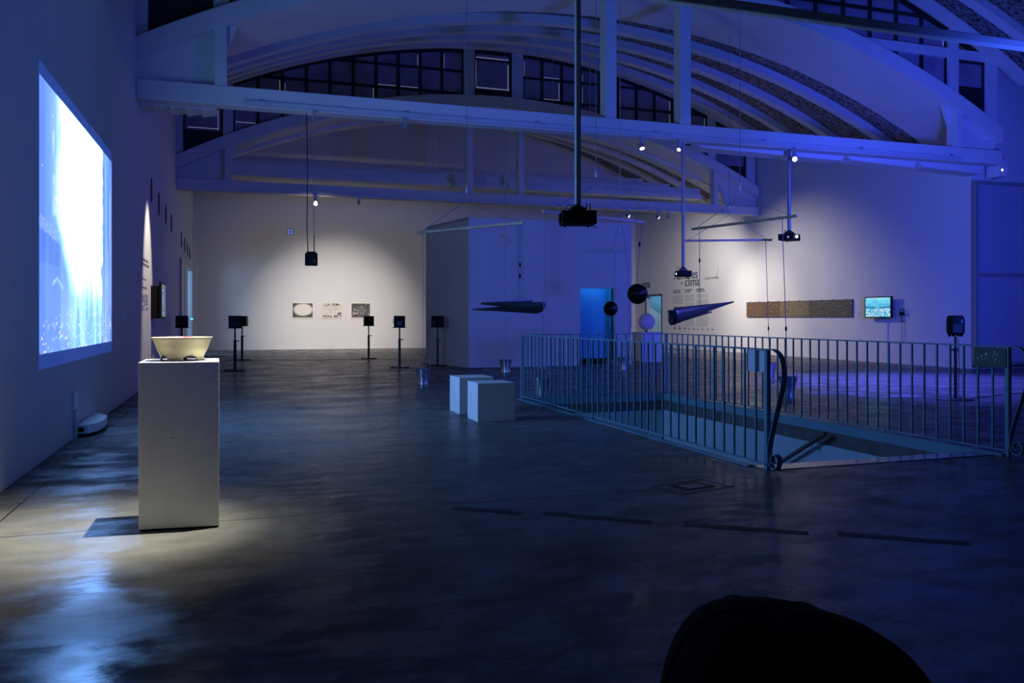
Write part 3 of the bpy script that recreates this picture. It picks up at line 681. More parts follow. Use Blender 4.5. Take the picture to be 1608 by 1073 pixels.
# round-bodied loudspeaker on the right
t = thing('speaker_stand', 'black round based stand behind the railing at the right', 'speaker stand', (11.18, 10.55, 0), 'black speaker stands around the hall')
B = Vector((11.18, 10.55, 0))
MB().lathe([(.27, 0), (.27, .012), (.24, .022), (.03, .03)], 40, Matrix.Translation(B)).build('base', blacks, t, smooth=True)
MB().tube([B + Vector((0, 0, .02)), B + Vector((0, 0, .82))], .024, 12).build('lower_pole', blacks, t, smooth=True)
MB().tube([B + Vector((0, 0, .82)), B + Vector((0, 0, 1.04))], .018, 12).build('upper_pole', blacks, t, smooth=True)
MB().lathe([(.034, -.03), (.034, .03)], 12, Matrix.Translation(B + Vector((0, 0, .82)))).box(B.x - .08, B.x - .02, B.y - .012, B.y + .012, .81, .83).build('clamp', blacks, t)
MB().tube([B + Vector((.03, -.03, 1.0)), B + Vector((.045, -.03, .6)), B + Vector((.03, -.03, .1)), B + Vector((.06, -.05, .03))], .006, 6).build('cable', blackm, t)
t = thing('loudspeaker', 'black rounded loudspeaker on the round based stand behind the railing', 'loudspeaker', B + Vector((0, 0, 1.04)))
b = MB(); M = Matrix.Translation(B + Vector((0, 0, 1.045))) @ Matrix.Rotation(-.55, 4, 'Z')
rings = []
for k in range(13):
    z = k / 12 * .325 + .015; q = 1 - abs(k / 6 - 1) ** 5 * .22
    rings.append([(.125 * q * math.copysign(abs(math.cos(a)) ** .45, math.cos(a)), .115 * q * math.copysign(abs(math.sin(a)) ** .45, math.sin(a)), z) for a in nx(0, 2 * math.pi * 31 / 32, 31)])
vs = [p for r_ in rings for p in r_]; fs = [(i * 32 + j, i * 32 + (j + 1) % 32, (i + 1) * 32 + (j + 1) % 32, (i + 1) * 32 + j) for i in range(12) for j in range(32)]
fs += [tuple(range(32)), tuple(range(12 * 32, 13 * 32))]; b.add(vs, fs, M).build('cabinet', blackm, t, smooth='all')
b = MB()
for x in (-.09, -.03, .04, .09): b.lathe([(.018, -.008), (.022, .01), (.018, .025)], 10, M @ Matrix.Translation((x, 0, 0)))
b.build('rubber_foot', blackm, t, smooth='all')
MB().box(-.07, .07, -.122, -.112, .06, .2, M).build('rear_panel', mat('rear_panel_grey', (.02, .025, .04), .4), t)
MB().box(.055, .075, -.121, -.112, .22, .27, M).build('sticker', mat('grey_sticker', (.3, .3, .35), .6), t)

# ------------------------------------------------------------------ projectors on poles
def projector(c, w_, d_, h_, rz, zt, pr, label, plabel, glow, lens_r, lens_face=-1, antenna=False):
    t = thing('projector', label, 'projector', c, 'ceiling projectors')
    M = Matrix.Translation(c) @ Matrix.Rotation(rz, 4, 'Z')
    MB().box(-w_ / 2, w_ / 2, -d_ / 2, d_ / 2, 0, h_, M).build('body', blackm, t, bevel=.012)
    MB().box(-w_ * .22, w_ * .22, -d_ * .22, d_ * .22, h_, h_ + .05, M).lathe([(w_ * .2, h_ + .05), (w_ * .09, h_ + .09)], 20, M).build('mount_plate', blacks, t)
    LM = M @ Matrix.Translation((-w_ / 2, -d_ * .2, h_ * .45)) @ Matrix.Rotation(R(-90), 4, 'Y')
    ring = MB().lathe([(lens_r * 1.35, -.02), (lens_r * 1.3, .03), (lens_r, .03), (lens_r * .95, .01)], 24, LM).build('lens_ring', blacks, t, smooth=True)
    MB().lathe([(0, .024), (lens_r * .6, .02), (lens_r * .95, .006), (0, .0)], 24, LM).build('lens', glow, ring, smooth='all')
    for q in (-.35, .35): MB().lathe([(.012, -.02), (.012, 0)], 8, M @ Matrix.Translation((q * w_, d_ * .3, 0))).build('foot', blackm, t)
    MB().tube([M @ Vector((-.05, .05, h_ + .08)), M @ Vector((-.12, .08, h_ + .10)), M @ Vector((-.14, .02, h_ + .05)), M @ Vector((-.08, .0, h_ + .02))], .005, 6).build('cable', blackm, t)
    if antenna:
        for q in (.30, .40): MB().tube([M @ Vector((q * w_, d_ * .4, h_)), M @ Vector((q * w_ + .01, d_ * .42, h_ + .13))], .006, 6).build('antenna', blackm, t)
        MB().tube([M @ Vector((.18, -.1, .0)), M @ Vector((.2, -.1, -.04)), M @ Vector((.225, -.1, -.05)), M @ Vector((.215, -.1, -.02))], .005, 6).build('tie_strap', blackm, t)
        MB().box(-w_ * .3, -w_ * .08, -d_ * .1, d_ * .2, h_ + .005, h_ + .03, M).build('cyan_connector', mat('cyan_plastic', (.05, .45, .7), .4), t)
    tz = c[2] + h_ + .09
    p = thing('mounting_pole', plabel, 'pole', (c[0], c[1], tz), 'projector mounting poles')
    MB().box(c[0] - pr, c[0] + pr, c[1] - pr, c[1] + pr, tz, zt).build('tube', mat('pole_grey_paint', (.33, .35, .38), .5, .2), p, bevel=pr * .25)
    MB().box(c[0] - pr * 2.2, c[0] + pr * 2.2, c[1] - pr * 2.2, c[1] + pr * 2.2, zt - .012, zt + .0).build('flange', steelm, p)
projector((4.10, 9.7, 2.53), .44, .34, .17, -.25, 8.9, .034, 'large black projector hanging at the centre of the hall, lens facing left', 'thick vertical pole holding the large central projector', lensm1, .05, antenna=True)
projector((12.28, 16.32, 3.16), .46, .36, .15, .55, 5.285, .033, 'black projector right of the hall under the brightest spotlight', 'grey pole holding the right projector below the nearer truss', lensm1, .03)
o = MB().lathe([(.0, .012), (.03, .008), (.035, 0)], 16, Matrix.Translation((12.30, 16.07, 3.235)) @ Matrix.Rotation(R(90), 4, 'X')).build('projector_lamp', lensm, smooth='all')
tag(o, 'small glowing lens in the front of the right projector', 'lens')
projector((9.46, 16.32, 2.27), .31, .28, .13, -.2, 5.285, .03, 'small black projector in front of the wall text title', 'slim pole holding the small projector before the wall text', lensm, .035)

# ------------------------------------------------------------------ mobiles
def mobile(L, Rr, apex, hook, label):
    L, Rr, apex, hook = Vector(L), Vector(Rr), Vector(apex), Vector(hook)
    t = thing('hanging_bar', label, 'mobile', L.lerp(Rr, .5), 'wooden bars of the hanging mobiles')
    MB().bar(L, Rr, .05, .05).build('bar', woodm, t, bevel=.004)
    d = (Rr - L).normalized()
    MB().tube([L + d * .15 + Vector((0, 0, .025)), apex], .006, 6).build('cord', cordm, t)
    MB().tube([Rr - d * .15 + Vector((0, 0, .025)), apex], .004, 6).build('cord', cordm, t)
    MB().tube([apex, hook], .006, 6).build('cord', cordm, t)
    MB().lathe([(.014, 0), (.02, .03), (.02, .1), (.014, .14)], 10, Matrix.Translation(apex + Vector((0, 0, .14)))).build('swivel', steelm, t, smooth=True)
    return t
mobile((3.41, 16.35, 3.06), (4.87, 14.0, 3.06), (4.13, 15.2, 3.59), (4.13, 15.2, 8.3), 'long wooden bar of the left mobile, tilted view before the partition room')
mobile((4.97, 13.3, 3.18), (7.38, 14.2, 3.18), (6.17, 13.75, 3.77), (6.17, 13.75, 8.6), 'long wooden bar of the middle mobile, passing behind the large projector')
mobile((9.14, 15.4, 3.23), (9.79, 12.77, 3.23), (9.45, 14.1, 3.75), (9.45, 14.1, 8.5), 'upper wooden bar of the right mobile, rising to the right')
mobile((10.24, 17.7, 3.22), (12.30, 17.0, 3.24), (11.3, 17.3, 3.85), (11.3, 17.3, 8.2), 'lower bluish wooden bar of the right mobile, ending at the right projector')
def small_hook(pts, r, label, extra=None):
    t = thing('hanging_line', label, 'cord', pts[0], 'thin lines of the hanging mobiles')
    MB().tube(pts, r, 6).build('line', cordm, t)
    if extra:
        for z in extra:
            p = Vector(pts[0]).lerp(Vector(pts[-1]), (z - pts[0][2]) / (pts[-1][2] - pts[0][2]))
            MB().lathe([(.0, -.05), (.016, -.035), (.02, 0), (.016, .035), (0, .05)], 10, Matrix.Translation(p)).build('clamp', blackm, t, smooth=True)
    return t
small_hook([(3.50, 16.2, 3.04), (3.53, 16.3, .50)], .0045, 'thin line from the left mobile bar down to the leftmost bucket')
small_hook([(4.83, 14.08, 3.04), (4.80, 14.1, 2.3), (4.80, 14.03, 1.47)], .0045, 'thin line with clamps holding the left rolled metal horn', [2.3, 2.1])
small_hook([(5.02, 13.32, 3.16), (4.97, 13.31, .50)], .0045, 'thin line from the middle mobile bar down to the bucket at the railing corner')
small_hook([(7.30, 14.17, 3.16), (7.27, 14.17, 2.6), (7.2, 14.15, 2.01)], .006, 'tangled line holding the larger round metal dish', [2.75])
small_hook([(6.70, 14.03, 2.64), (6.66, 14.05, 1.66)], .004, 'thin line from the short stick to the smaller round metal dish')
small_hook([(9.20, 15.2, 3.21), (9.2, 15.19, 1.40)], .006, 'thin line with one clamp holding the tail of the right rolled metal horn', [2.55])
small_hook([(9.70, 13.1, 3.21), (9.14, 12.2, .52)], .007, 'thin line from the upper right bar down to the bucket behind the scroll', [1.15])
small_hook([(12.15, 17.05, 3.22), (11.5, 16.0, .52)], .007, 'thin line from the lower right bar to the farther bucket of the right mobile', [1.1])
t = small_hook([(6.24, 19.28, .55), (6.20, 19.2, 2.6), (6.16, 19.1, 4.2), (6.16, 19.1, 4.5)], .004, 'thin line with a small stick holding the bucket before the partition room')
MB().bar((6.10, 19.2, 3.38), (6.30, 19.1, 3.20), .07, .05).build('stick', woodm, t)
MB().tube([(6.16 + .05 * math.sin(a), 19.1, 4.45 + .07 * math.cos(a)) for a in nx(-2.6, .4, 10)] + [(6.16, 19.1, 4.8)], .008, 6).build('hook', steelm, t)
MB().tube([(6.16, 19.1, 4.8), (6.16, 19.1, 8.9)], .004, 6).build('upper_line', cordm, t)
t = thing('short_hanging_bar', 'short wooden stick hung on a V of cord below the middle mobile', 'mobile', (6.8, 14.1, 2.7))
MB().bar((6.62, 14.0, 2.63), (7.01, 14.2, 2.76), .04, .04).build('bar', woodm, t, bevel=.003)
for p in ((6.66, 14.02, 2.66), (6.97, 14.18, 2.77)): MB().tube([p, (6.80, 14.05, 3.3)], .004, 6).build('cord', cordm, t)
MB().tube([(6.80 + .04 * math.sin(a), 14.05, 3.36 + .06 * math.cos(a)) for a in nx(-3.1, .4, 10)] + [(6.8, 14.05, 3.6), (6.8, 14.05, 8.6)], .006, 6).build('hook', steelm, t)
small_hook([(6.98, 14.18, 2.74), (7.6, 15.2, 1.2), (9.5, 19.45, .55)], .004, 'thin line from the short stick to the bucket before the blue doorway')

def horn(P0, P1, r0, r1, a0, a1, roll, th=.006, n=24, m=20, flare=.0, skew=.0):
    """open rolled sheet: cone axis P0(narrow)->P1(wide), swept angle a0..a1"""
    P0 = Vector(P0); P1 = Vector(P1); d = (P1 - P0).normalized()
    x = d.cross(Vector((0, 0, 1))).normalized(); y = x.cross(d).normalized()
    vs = []
    for i in range(m + 1):
        s_ = i / m; r = lerp(r0, r1, s_ ** 1.15); c = P0.lerp(P1, s_)
        for j in range(n + 1):
            a = lerp(a0, a1, j / n) + roll; ex = skew * s_ * ((j / n) - .5)
            vs.append(c + d * ex + x * (r * math.cos(a)) + y * (r * math.sin(a)))
    fs = [(i * (n + 1) + j, i * (n + 1) + j + 1, (i + 1) * (n + 1) + j + 1, (i + 1) * (n + 1) + j) for i in range(m) for j in range(n)]
    return vs, fs
def horn_obj(parts, label, loc):
    t = thing('metal_horn', label, 'metal horn', loc, 'rolled metal horns of the mobiles')
    for P0, P1, r0, r1, a0, a1, roll, sk in parts:
        vs, fs = horn(P0, P1, r0, r1, a0, a1, roll, skew=sk)
        o = MB().add(vs, fs).build('rolled_sheet', sheet, t, smooth='all'); so = o.modifiers.new('t', 'SOLIDIFY'); so.thickness = .005
    return t
horn_obj([((4.04, 14.0, 1.61), (5.18, 14.05, 1.60), .022, .16, R(150), R(372), 0, .16),
          ((3.94, 14.15, 1.50), (5.12, 14.2, 1.55), .018, .13, R(160), R(330), 0, .3)],
         'left pair of dark rolled metal sheets tapering to the left, before the partition room', (4.7, 14.0, 1.5))
horn_obj([((10.02, 15.2, 1.69), (8.50, 15.15, 1.44), .022, .25, R(150), R(372), 0, -.12),
          ((9.55, 15.3, 1.48), (8.55, 15.3, 1.36), .02, .17, R(170), R(350), 0, -.1)],
         'right pair of dark rolled metal sheets tapering to the right, before the wall text', (9.2, 15.2, 1.4))
def dish(c, r, n_, label):
    t = thing('metal_dish', label, 'metal dish', c, 'round hanging metal dishes')
    M = Matrix.Translation(c) @ Vector(n_).normalized().to_track_quat('Z', 'Y').to_matrix().to_4x4()
    MB().lathe([(r, 0), (r * .5, -r * .35), (r*.06, -r * .66), (0, -r * .67), (0, -r * .70), (r * .08, -r * .69), (r * .52, -r * .38), (r * 1.02, .0)], 40, M).build('cone', mat('blackened_metal', (.05, .05, .055), .38, .8, var=.3), t, smooth='all')
    MB().tube([M @ Vector((r * 1.01 * math.cos(a), r * 1.01 * math.sin(a), 0)) for a in nx(0, 2 * math.pi * 39 / 40, 39)], .004, 6, closed=True).build('rim', sheet, t, smooth='all')
dish((7.19, 14.1, 1.80), .19, (-.55, -1.0, -.12), 'larger dark round metal dish hanging before the doorway of the right wall')
dish((6.63, 14.1, 1.52), .135, (-.75, -1.0, -.05), 'smaller dark round metal dish hanging before the blue doorway')

# buckets
def make_bucket():
    t = thing('bucket', '', 'bucket', (0, 0, 0), 'galvanised buckets of the mobiles')
    MB().lathe([(.0, .012), (.10, .012), (.10, 0), (.108, .0), (.108, .02), (.104, .03), (.158, .30), (.166, .305), (.168, .315), (.162, .318), (.153, .31), (.100, .035), (0, .03)], 36).build('body', zinc, t, smooth=True)
    hd = MB().tube([(.157 * math.cos(a), 0, .29 + .20 * math.sin(a)) for a in nx(0, math.pi, 20)], .0045, 6).build('handle', steelm, t, smooth='all')
    for sx in (-1, 1): MB().lathe([(.016, 0), (.016, .012)], 10, Matrix.Translation((sx * .148, 0, .275)) @ Matrix.Rotation(R(90 * sx), 4, 'Y')).build('handle_ear', zinc, hd)
    MB().tube([(0, 0, .48), (.012, 0, .50), (0, 0, .53), (-.01, 0, .5), (0, 0, .48)], .003, 5).build('hook', steelm, t)
    return t
bk = make_bucket()
bl = [((3.53, 16.35), .1, 'leftmost galvanised bucket on the floor left of the cube seats'), ((6.24, 19.31), -.2, 'galvanised bucket on the floor before the partition room front'),
      ((4.97, 13.35), -.4, 'galvanised bucket behind the corner of the near railing'), ((9.54, 19.5), -.3, 'galvanised bucket below the blue doorway of the partition room'),
      ((9.13, 12.17), -.5, 'galvanised bucket behind the railing scroll, nearer of the right pair'), ((11.5, 16.0), .4, 'galvanised bucket behind the white board, farther of the right pair')]
for i, ((x, y), rz, lb) in enumerate(bl):
    o = bk if i == 0 else dup(bk, (x, y, 0))
    o.location = (x, y, 0); o.rotation_euler = (0, 0, rz - TH); o['label'] = lb

# ------------------------------------------------------------------ railings
def bars(name, parent, pts, m=railm, z0=.06, z1=1.06):
    for p in pts: MB().box(p[0] - .0085, p[0] + .0085, p[1] - .0085, p[1] + .0085, z0, z1).build('baluster', m, parent)
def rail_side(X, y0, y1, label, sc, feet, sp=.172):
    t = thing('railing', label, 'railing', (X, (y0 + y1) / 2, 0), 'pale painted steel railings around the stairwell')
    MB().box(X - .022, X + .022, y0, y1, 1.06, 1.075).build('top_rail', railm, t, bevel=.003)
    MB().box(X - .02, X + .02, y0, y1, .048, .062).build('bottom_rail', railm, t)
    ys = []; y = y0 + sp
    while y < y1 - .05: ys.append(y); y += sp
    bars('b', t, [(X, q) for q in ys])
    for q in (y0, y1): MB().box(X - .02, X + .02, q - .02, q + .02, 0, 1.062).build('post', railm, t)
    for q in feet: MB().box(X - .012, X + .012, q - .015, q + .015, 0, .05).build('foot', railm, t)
    if sc:
        P = [(6.19, 1.069), (6.13, 1.071), (6.07, 1.06), (6.02, 1.03), (5.985, .985), (5.965, .93), (5.96, .87), (5.965, .80), (5.985, .73), (6.01, .66), (6.04, .57), (6.075, .47), (6.11, .37), (6.14, .28), (6.16, .20), (6.165, .13), (6.15, .075), (6.12, .04), (6.08, .03), (6.045, .045), (6.025, .085), (6.03, .13), (6.06, .155), (6.10, .15), (6.125, .12), (6.115, .085), (6.085, .075)]
        # smooth the strip
        Q = []
        for i in range(len(P) - 1):
            p0 = P[max(i - 1, 0)]; p1 = P[i]; p2 = P[i + 1]; p3 = P[min(i + 2, len(P) - 1)]
            for k in range(4):
                s_ = k / 4
                Q.append(tuple(.5 * ((2 * p1[c]) + (-p0[c] + p2[c]) * s_ + (2 * p0[c] - 5 * p1[c] + 4 * p2[c] - p3[c]) * s_ ** 2 + (-p0[c] + 3 * p1[c] - 3 * p2[c] + p3[c]) * s_ ** 3) for c in (0, 1)))
        Q.append(P[-1]); dy = y0 - 6.19
        vs = []; fs = []; n = len(Q); th = .008
        for i, q in enumerate(Q):
            a = Q[max(i - 1, 0)]; c = Q[min(i + 1, n - 1)]; tx, tz = c[0] - a[0], c[1] - a[1]; l = math.hypot(tx, tz) or 1; nx_, nz_ = -tz / l * th / 2, tx / l * th / 2
            for X_ in (X - .022, X + .03):
                vs += [(X_, q[0] + nx_ + dy, q[1] + nz_), (X_, q[0] - nx_ + dy, q[1] - nz_)]
        for i in range(n - 1):
            a = 4 * i; c = a + 4
            for k1, k2 in ((0, 1), (1, 3), (3, 2), (2, 0)): fs.append((a + k1, a + k2, c + k2, c + k1))
        fs += [(0, 1, 3, 2), (4 * n - 4, 4 * n - 3, 4 * n - 1, 4 * n - 2)]
        MB().add(vs, fs).build('scroll', railm, t, smooth=True)
    return t
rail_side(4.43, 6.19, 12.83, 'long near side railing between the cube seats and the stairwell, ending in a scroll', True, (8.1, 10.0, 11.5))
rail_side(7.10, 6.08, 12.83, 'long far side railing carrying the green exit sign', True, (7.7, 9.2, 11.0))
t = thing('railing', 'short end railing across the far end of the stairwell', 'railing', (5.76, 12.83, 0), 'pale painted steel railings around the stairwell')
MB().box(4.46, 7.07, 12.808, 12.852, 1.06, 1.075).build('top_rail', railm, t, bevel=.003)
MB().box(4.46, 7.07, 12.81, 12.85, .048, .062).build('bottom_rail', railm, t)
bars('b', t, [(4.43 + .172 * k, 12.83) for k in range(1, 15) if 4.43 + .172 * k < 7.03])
# handrail in the stairwell
t = thing('handrail', 'dark tube handrail descending along the far wall of the stairwell', 'handrail', (6.95, 8.5, -1))
MB().tube([(6.93, 8.50, -.10), (6.93, 9.5, -.66), (6.93, 11.9, -2.0)], .027, 14).build('tube', mat('brown_handrail', (.06, .045, .04), .4), t, smooth=True)
for y, z in ((8.75, -.24), (10.3, -1.10), (11.6, -1.83)): MB().tube([(6.93, y, z - .02), (6.93, y, z - .08), (7.04, y, z - .08)], .008, 8).build('bracket', steelm, t)
# white board and exit sign
t = thing('notice_board', 'small pale rectangular board fixed inside the near railing beside its scroll', 'board', (4.47, 6.36, .88))
MB().box(4.447, 4.465, 6.21, 6.53, .86, 1.055).build('panel', mat('white_board', (.6, .7, .85), .5, var=.02), t)
t = thing('exit_sign', 'dark green stair exit sign with running figure on the far railing', 'sign', (7.08, 6.26, .87))
MB().box(7.072, 7.086, 6.08, 6.45, .862, 1.05).build('panel', mat('dark_green_sign', (.01, .045, .03), .5, var=.05), t, bevel=.002)
sg = mat('pale_sign_ink', (.35, .6, .6), .6, var=.02)
def Sg(u, v): return (7.068, 6.45 - .37 * u, .862 + .188 * v)     # u left->right, v up, facing -X
b = MB()
def sline(pts, r): b.tube([Sg(*p) for p in pts], r, 6)
b.lathe([(0, 0), (.011, 0), (.011, .003), (0, .003)], 14, Matrix.Translation(Sg(.67, .80)) @ Matrix.Rotation(R(-90), 4, 'Y'))
sline([(.66, .70), (.74, .64), (.73, .48)], .0055); sline([(.73, .50), (.69, .36), (.66, .16)], .005); sline([(.74, .48), (.77, .32), (.85, .30)], .005)
sline([(.62, .56), (.66, .67), (.72, .68)], .004); sline([(.70, .66), (.79, .70), (.82, .58)], .004); sline([(.59, .55), (.64, .55)], .004)
b.build('running_figure', sg, t)
b = MB(); sline([(.10 + .04 * k, .22 + .026 * k + (.02 if k % 2 else 0)) for k in range(11)], .003); b.build('stair_line', sg, t)
b = MB()
for u, v, s_ in ((.15, .42, .045), (.27, .54, .06), (.41, .66, .075)):
    q = [Sg(u - s_ * .6, v), Sg(u, v + s_ * 1.6), Sg(u + s_ * .6, v), Sg(u, v - s_ * 1.6)]
    b.add(q + [(p[0] - .002, p[1], p[2]) for p in q], [(0, 1, 2, 3), (4, 5, 6, 7), (0, 1, 5, 4), (1, 2, 6, 5), (2, 3, 7, 6), (3, 0, 4, 7)])
b.build('arrow_marks', sg, t)

# ------------------------------------------------------------------ right wall pieces
def mosaic(u, v):
    r1, r2, r3 = vn(u * 330, v * 52), vn(u * 190 + 40, v * 31 + 7), vn(u * 400 + 3, v * 64 + 1)
    if u < .35: base = (.22, .12, .07)
    elif u < .65: base = mixc((.30, .24, .13), (.38, .32, .17), math.sin((u - .35) * 10))
    else: base = (.13, .12, .085)
    c = mixc(base, (.05, .045, .04), r1)
    if r2 > .68: c = mixc(c, (.55, .22, .06) if u < .5 else (.35, .32, .16), (r2 - .68) * 3)
    if r3 > .90: c = (.65, .62, .52) if r1 > .5 else (.20, .32, .36)
    if abs(u - .35) < .002 or abs(u - .65) < .002: c = (.05, .05, .04)
    return tuple(q * .78 for q in c)
t = thing('mosaic_panel', 'long narrow multicoloured speckled panel in brown, ochre and dark thirds on the right wall', 'artwork', (XR, 23.97, 1.37))
MB().box(XR - .05, XR - .001, 21.15, 26.8, 1.37, 1.93).build('support', mat('panel_edge', (.12, .10, .12), .7), t)
image_grid('painted_face', lambda u, v: (XR - .052, lerp(26.8, 21.15, u), lerp(1.37, 1.93, v)), 330, 36, mosaic, attr_base('painted_mosaic'), t)
for q in range(10):
    MB().box(XR - .07, XR - .05, 21.4 + q * .57, 21.44 + q * .57, 1.925, 1.945).build('clip', blackm, t)
def sea(u, v):
    c = mixc((.02, .36, .72), (.20, .78, 1.0), vn(u * 7, v * 8) * .6 + .4 * v)
    ray = max(0, math.sin(math.atan2(v - .42, u - .5) * 9 + 1)) * .14
    c = mixc(c, (.45, .9, 1.0), ray)
    if v > .9: c = mixc(c, (.5, .9, 1), .5 * (1 - abs(u - .5)))
    if abs(v - (.46 + .1 * (abs(u - .5)) - .0)) < .05 and abs(u - .5) > .08: c = mixc(c, (.02, .12, .35), .75)
    if v < .42:
        n_ = vn(u * 46, v * 34); c = mixc((.0, .38, .70), (.8, .98, 1.0), sst(.35, .85, n_))
    return c
t = thing('wall_monitor', 'switched on monitor showing bright turquoise water on the right wall', 'monitor', (XR, 19.87, 1.36))
MB().box(XR - .22, XR - .16, 19.33, 20.41, 1.345, 1.975).build('frame', blackm, t, bevel=.006)
MB().box(XR - .16, XR, 19.7, 20.05, 1.5, 1.8).build('wall_mount', blackm, t)
image_grid('screen', lambda u, v: (XR - .222, lerp(20.37, 19.37, u), lerp(1.375, 1.945, v)), 110, 70, sea, attr_emit('screen_glow', .95), t)
MB().box(XR - .222, XR - .2, 19.84, 19.9, 1.325, 1.345).build('badge', steelm, t)
o = MB().box(XR - .03, XR, 19.69, 19.73, .0, 1.5).build('cable_duct', wallm); tag(o, 'thin white cable duct running down below the turquoise monitor', 'cable duct')
t = thing('headphones', 'black headphones hanging beside the turquoise monitor', 'headphones', (XR - .06, 19.08, 1.42))
hc = Vector((XR - .07, 19.08, 1.50))
MB().tube([hc + Vector((0, .085 * math.cos(a), .085 * math.sin(a) + .02)) for a in nx(R(-25), R(205), 20)], .011, 8).build('headband', blackm, t, smooth='all')
for s_ in (-1, 1): MB().lathe([(.045, 0), (.05, .02), (.04, .045), (0, .05)], 18, Matrix.Translation(hc + Vector((0, .02 * s_, -.035))) @ Matrix.Rotation(R(-90 * s_), 4, 'X')).build('ear_cup', blackm, t, smooth='all')
MB().tube([hc + Vector((.03, .06, -.05)), hc + Vector((.04, .085, -.16)), hc + Vector((.04, .05, -.27)), hc + Vector((.04, -.02, -.28)), hc + Vector((.04, -.07, -.2)), hc + Vector((.04, -.06, -.06))], .0055, 6).build('cable', blackm, t, smooth='all')
MB().tube([hc + Vector((.05, .05, -.1)), hc + Vector((.05, .06, -.5)), hc + Vector((.05, .05, -.8)), hc + Vector((.05, .0, -.9)), hc + Vector((.05, -.06, -.7)), hc + Vector((.05, -.05, -.2))], .004, 6).build('long_cable', blackm, t, smooth='all')
MB().box(hc.x - .01, XR, hc.y - .012, hc.y + .012, hc.z + .10, hc.z + .115).build('peg', steelm, t)
ink = mat('dark_blue_ink', (.03, .035, .08), .7, var=.02); inkg = mat('grey_ink', (.18, .18, .22), .8, var=.02); inkf = mat('faint_ink', (.36, .36, .39), .8, var=.02)
t = thing('wall_text', 'exhibition title and three columns of introduction text on the right wall', 'wall text', (XR, 30.8, .7))
text_mesh('title_line', 'rumores', .57, wallM('R', 32.35, 3.02), ink, t)
text_mesh('title_line', 'clima', .57, wallM('R', 31.42, 2.70), ink, t)
text_mesh('title_word', 'del', .17, wallM('R', 31.80, 2.80), inkg, t)
text_mesh('subtitle', '+  CLIMATE RUMORS', .13, wallM('R', 29.98, 2.92), inkg, t)
sw = MB(); sw.tube([(XR - .005, y, z) for y, z in ((28.82, 3.42), (28.84, 3.2), (28.92, 3.05), (29.05, 2.98))], .012, 6); sw.tube([(XR - .005, y, z) for y, z in ((32.5, 3.42), (32.45, 3.25))], .012, 6); sw.tube([(XR - .005, y, z) for y, z in ((32.5, 2.75), (32.35, 2.95))], .012, 6); sw.build('swoosh', inkf, t)
def para(y0, y1, z0, z1, m_, lh=.058, seed=1, ragged=.1, parent=t, side='R', h_=.5):
    rnd = random.Random(seed); b = MB(); z = z1
    while z > z0:
        y = y0; end = lerp(y1, y0, rnd.random() * ragged); gap = rnd.random() < .08
        sg_ = 1 if y1 > y0 else -1
        while (end - y) * sg_ > .03 and not gap:
            wd = min(.03 + rnd.random() * .10, abs(end - y))
            a, c = sorted((y, y + sg_ * wd))
            if side == 'R': b.box(XR - .004, XR, a, c, z - lh * h_, z)
            else: b.box(XL, XL + .004, a, c, z - lh * h_, z)
            y += sg_ * (wd + .022)
        z -= lh
    b.build('paragraph', m_, parent)
for k, (ya, yb) in enumerate(((32.42, 31.55), (31.42, 30.62), (30.48, 29.5))):
    para(ya, yb - .0 + .15, 2.42, 2.56, ink, .08, k + 3, .4, h_=.55); para(ya, yb, 1.0, 2.32, inkf, .056, k + 10, .12)
lg = MB()
for k, y in enumerate((32.38, 31.95, 31.5, 31.15, 30.75, 30.42, 30.05, 29.65, 29.3)):
    s_ = (.13, .14, .10, .10, .12, .08, .1, .1, .1)[k]
    if k < 3: lg.box(XR - .004, XR, y - s_, y, .82, .95)
    else: lg.box(XR - .004, XR, y - s_, y, .84, .89).box(XR - .004, XR, y - s_ * .4, y, .89, .94)
    lg.box(XR - .004, XR, y - s_ * 1.8, y - s_ * 1.15, .86, .88)
lg.build('sponsor_logo_row', inkg, t)
o = MB().box(XR - .003, XR, 20.85, 20.98, 1.42, 1.50).build('artwork_label', mat('label_grey', (.5, .5, .52), .8)); tag(o, 'tiny pale caption label between the speckled panel and the turquoise monitor', 'label')
t = thing('salida_sign', 'small green exit sign above the doorway of the right wall', 'sign', (XR, 35.0, 2.78))
MB().box(XR - .03, XR, 34.62, 35.32, 2.76, 3.0).build('panel', mat('green_sign', (.01, .09, .06), .5), t)
text_mesh('lettering', 'SALIDA', .19, wallM('R', 35.29, 2.81, .034), mat('sign_white', (.6, .7, .65), .6), t, ext=.002)
MB().box(XR - .02, XR + .02, 33.42, 33.5, 0, 2.42).box(XR - .02, XR + .02, 35.0, 35.08, 0, 2.42).box(XR - .02, XR + .02, 33.42, 35.08, 2.34, 2.44).build('trim_8', mat('dark_teal_frame', (.05, .12, .14), .5), kind='structure')
# big metal frame on the side wall
t = thing('metal_framed_panel', 'tall grey metal framed panel standing off the wall at the right edge', 'framed panel', (20.0, 16.6, .1))
fm = mat('frame_grey_metal', (.30, .31, .33), .45, .3)
for x in (18.16, 19.84, 21.5): MB().box(x, x + .09, 16.50, 16.60, .1, 4.92).build('upright', fm, t)
for z in (.1, 2.44, 4.84): MB().box(18.25, 21.5, 16.51, 16.59, z, z + .08).build('crossbar', fm, t)
MB().box(18.25, 21.5, 16.60, 16.62, .15, 4.9).build('sheet', mat('panel_back_sheet', (.36, .36, .44), .7, var=.03), t)
for z in (.2, 2.4, 4.7): MB().box(19.87, 19.92, 16.47, 16.5, z, z + .14).build('bolt_plate', blackm, t)
o = MB().box(18.62, 18.9, 16.2, 16.6, 5.0, 5.45).build('beam_end_box', concm); tag(o, 'small pale box with a light at the right end of the nearer truss', 'box')
MB().box(18.70, 18.73, 16.19, 16.2, 5.15, 5.18).build('indicator', lensm, o)

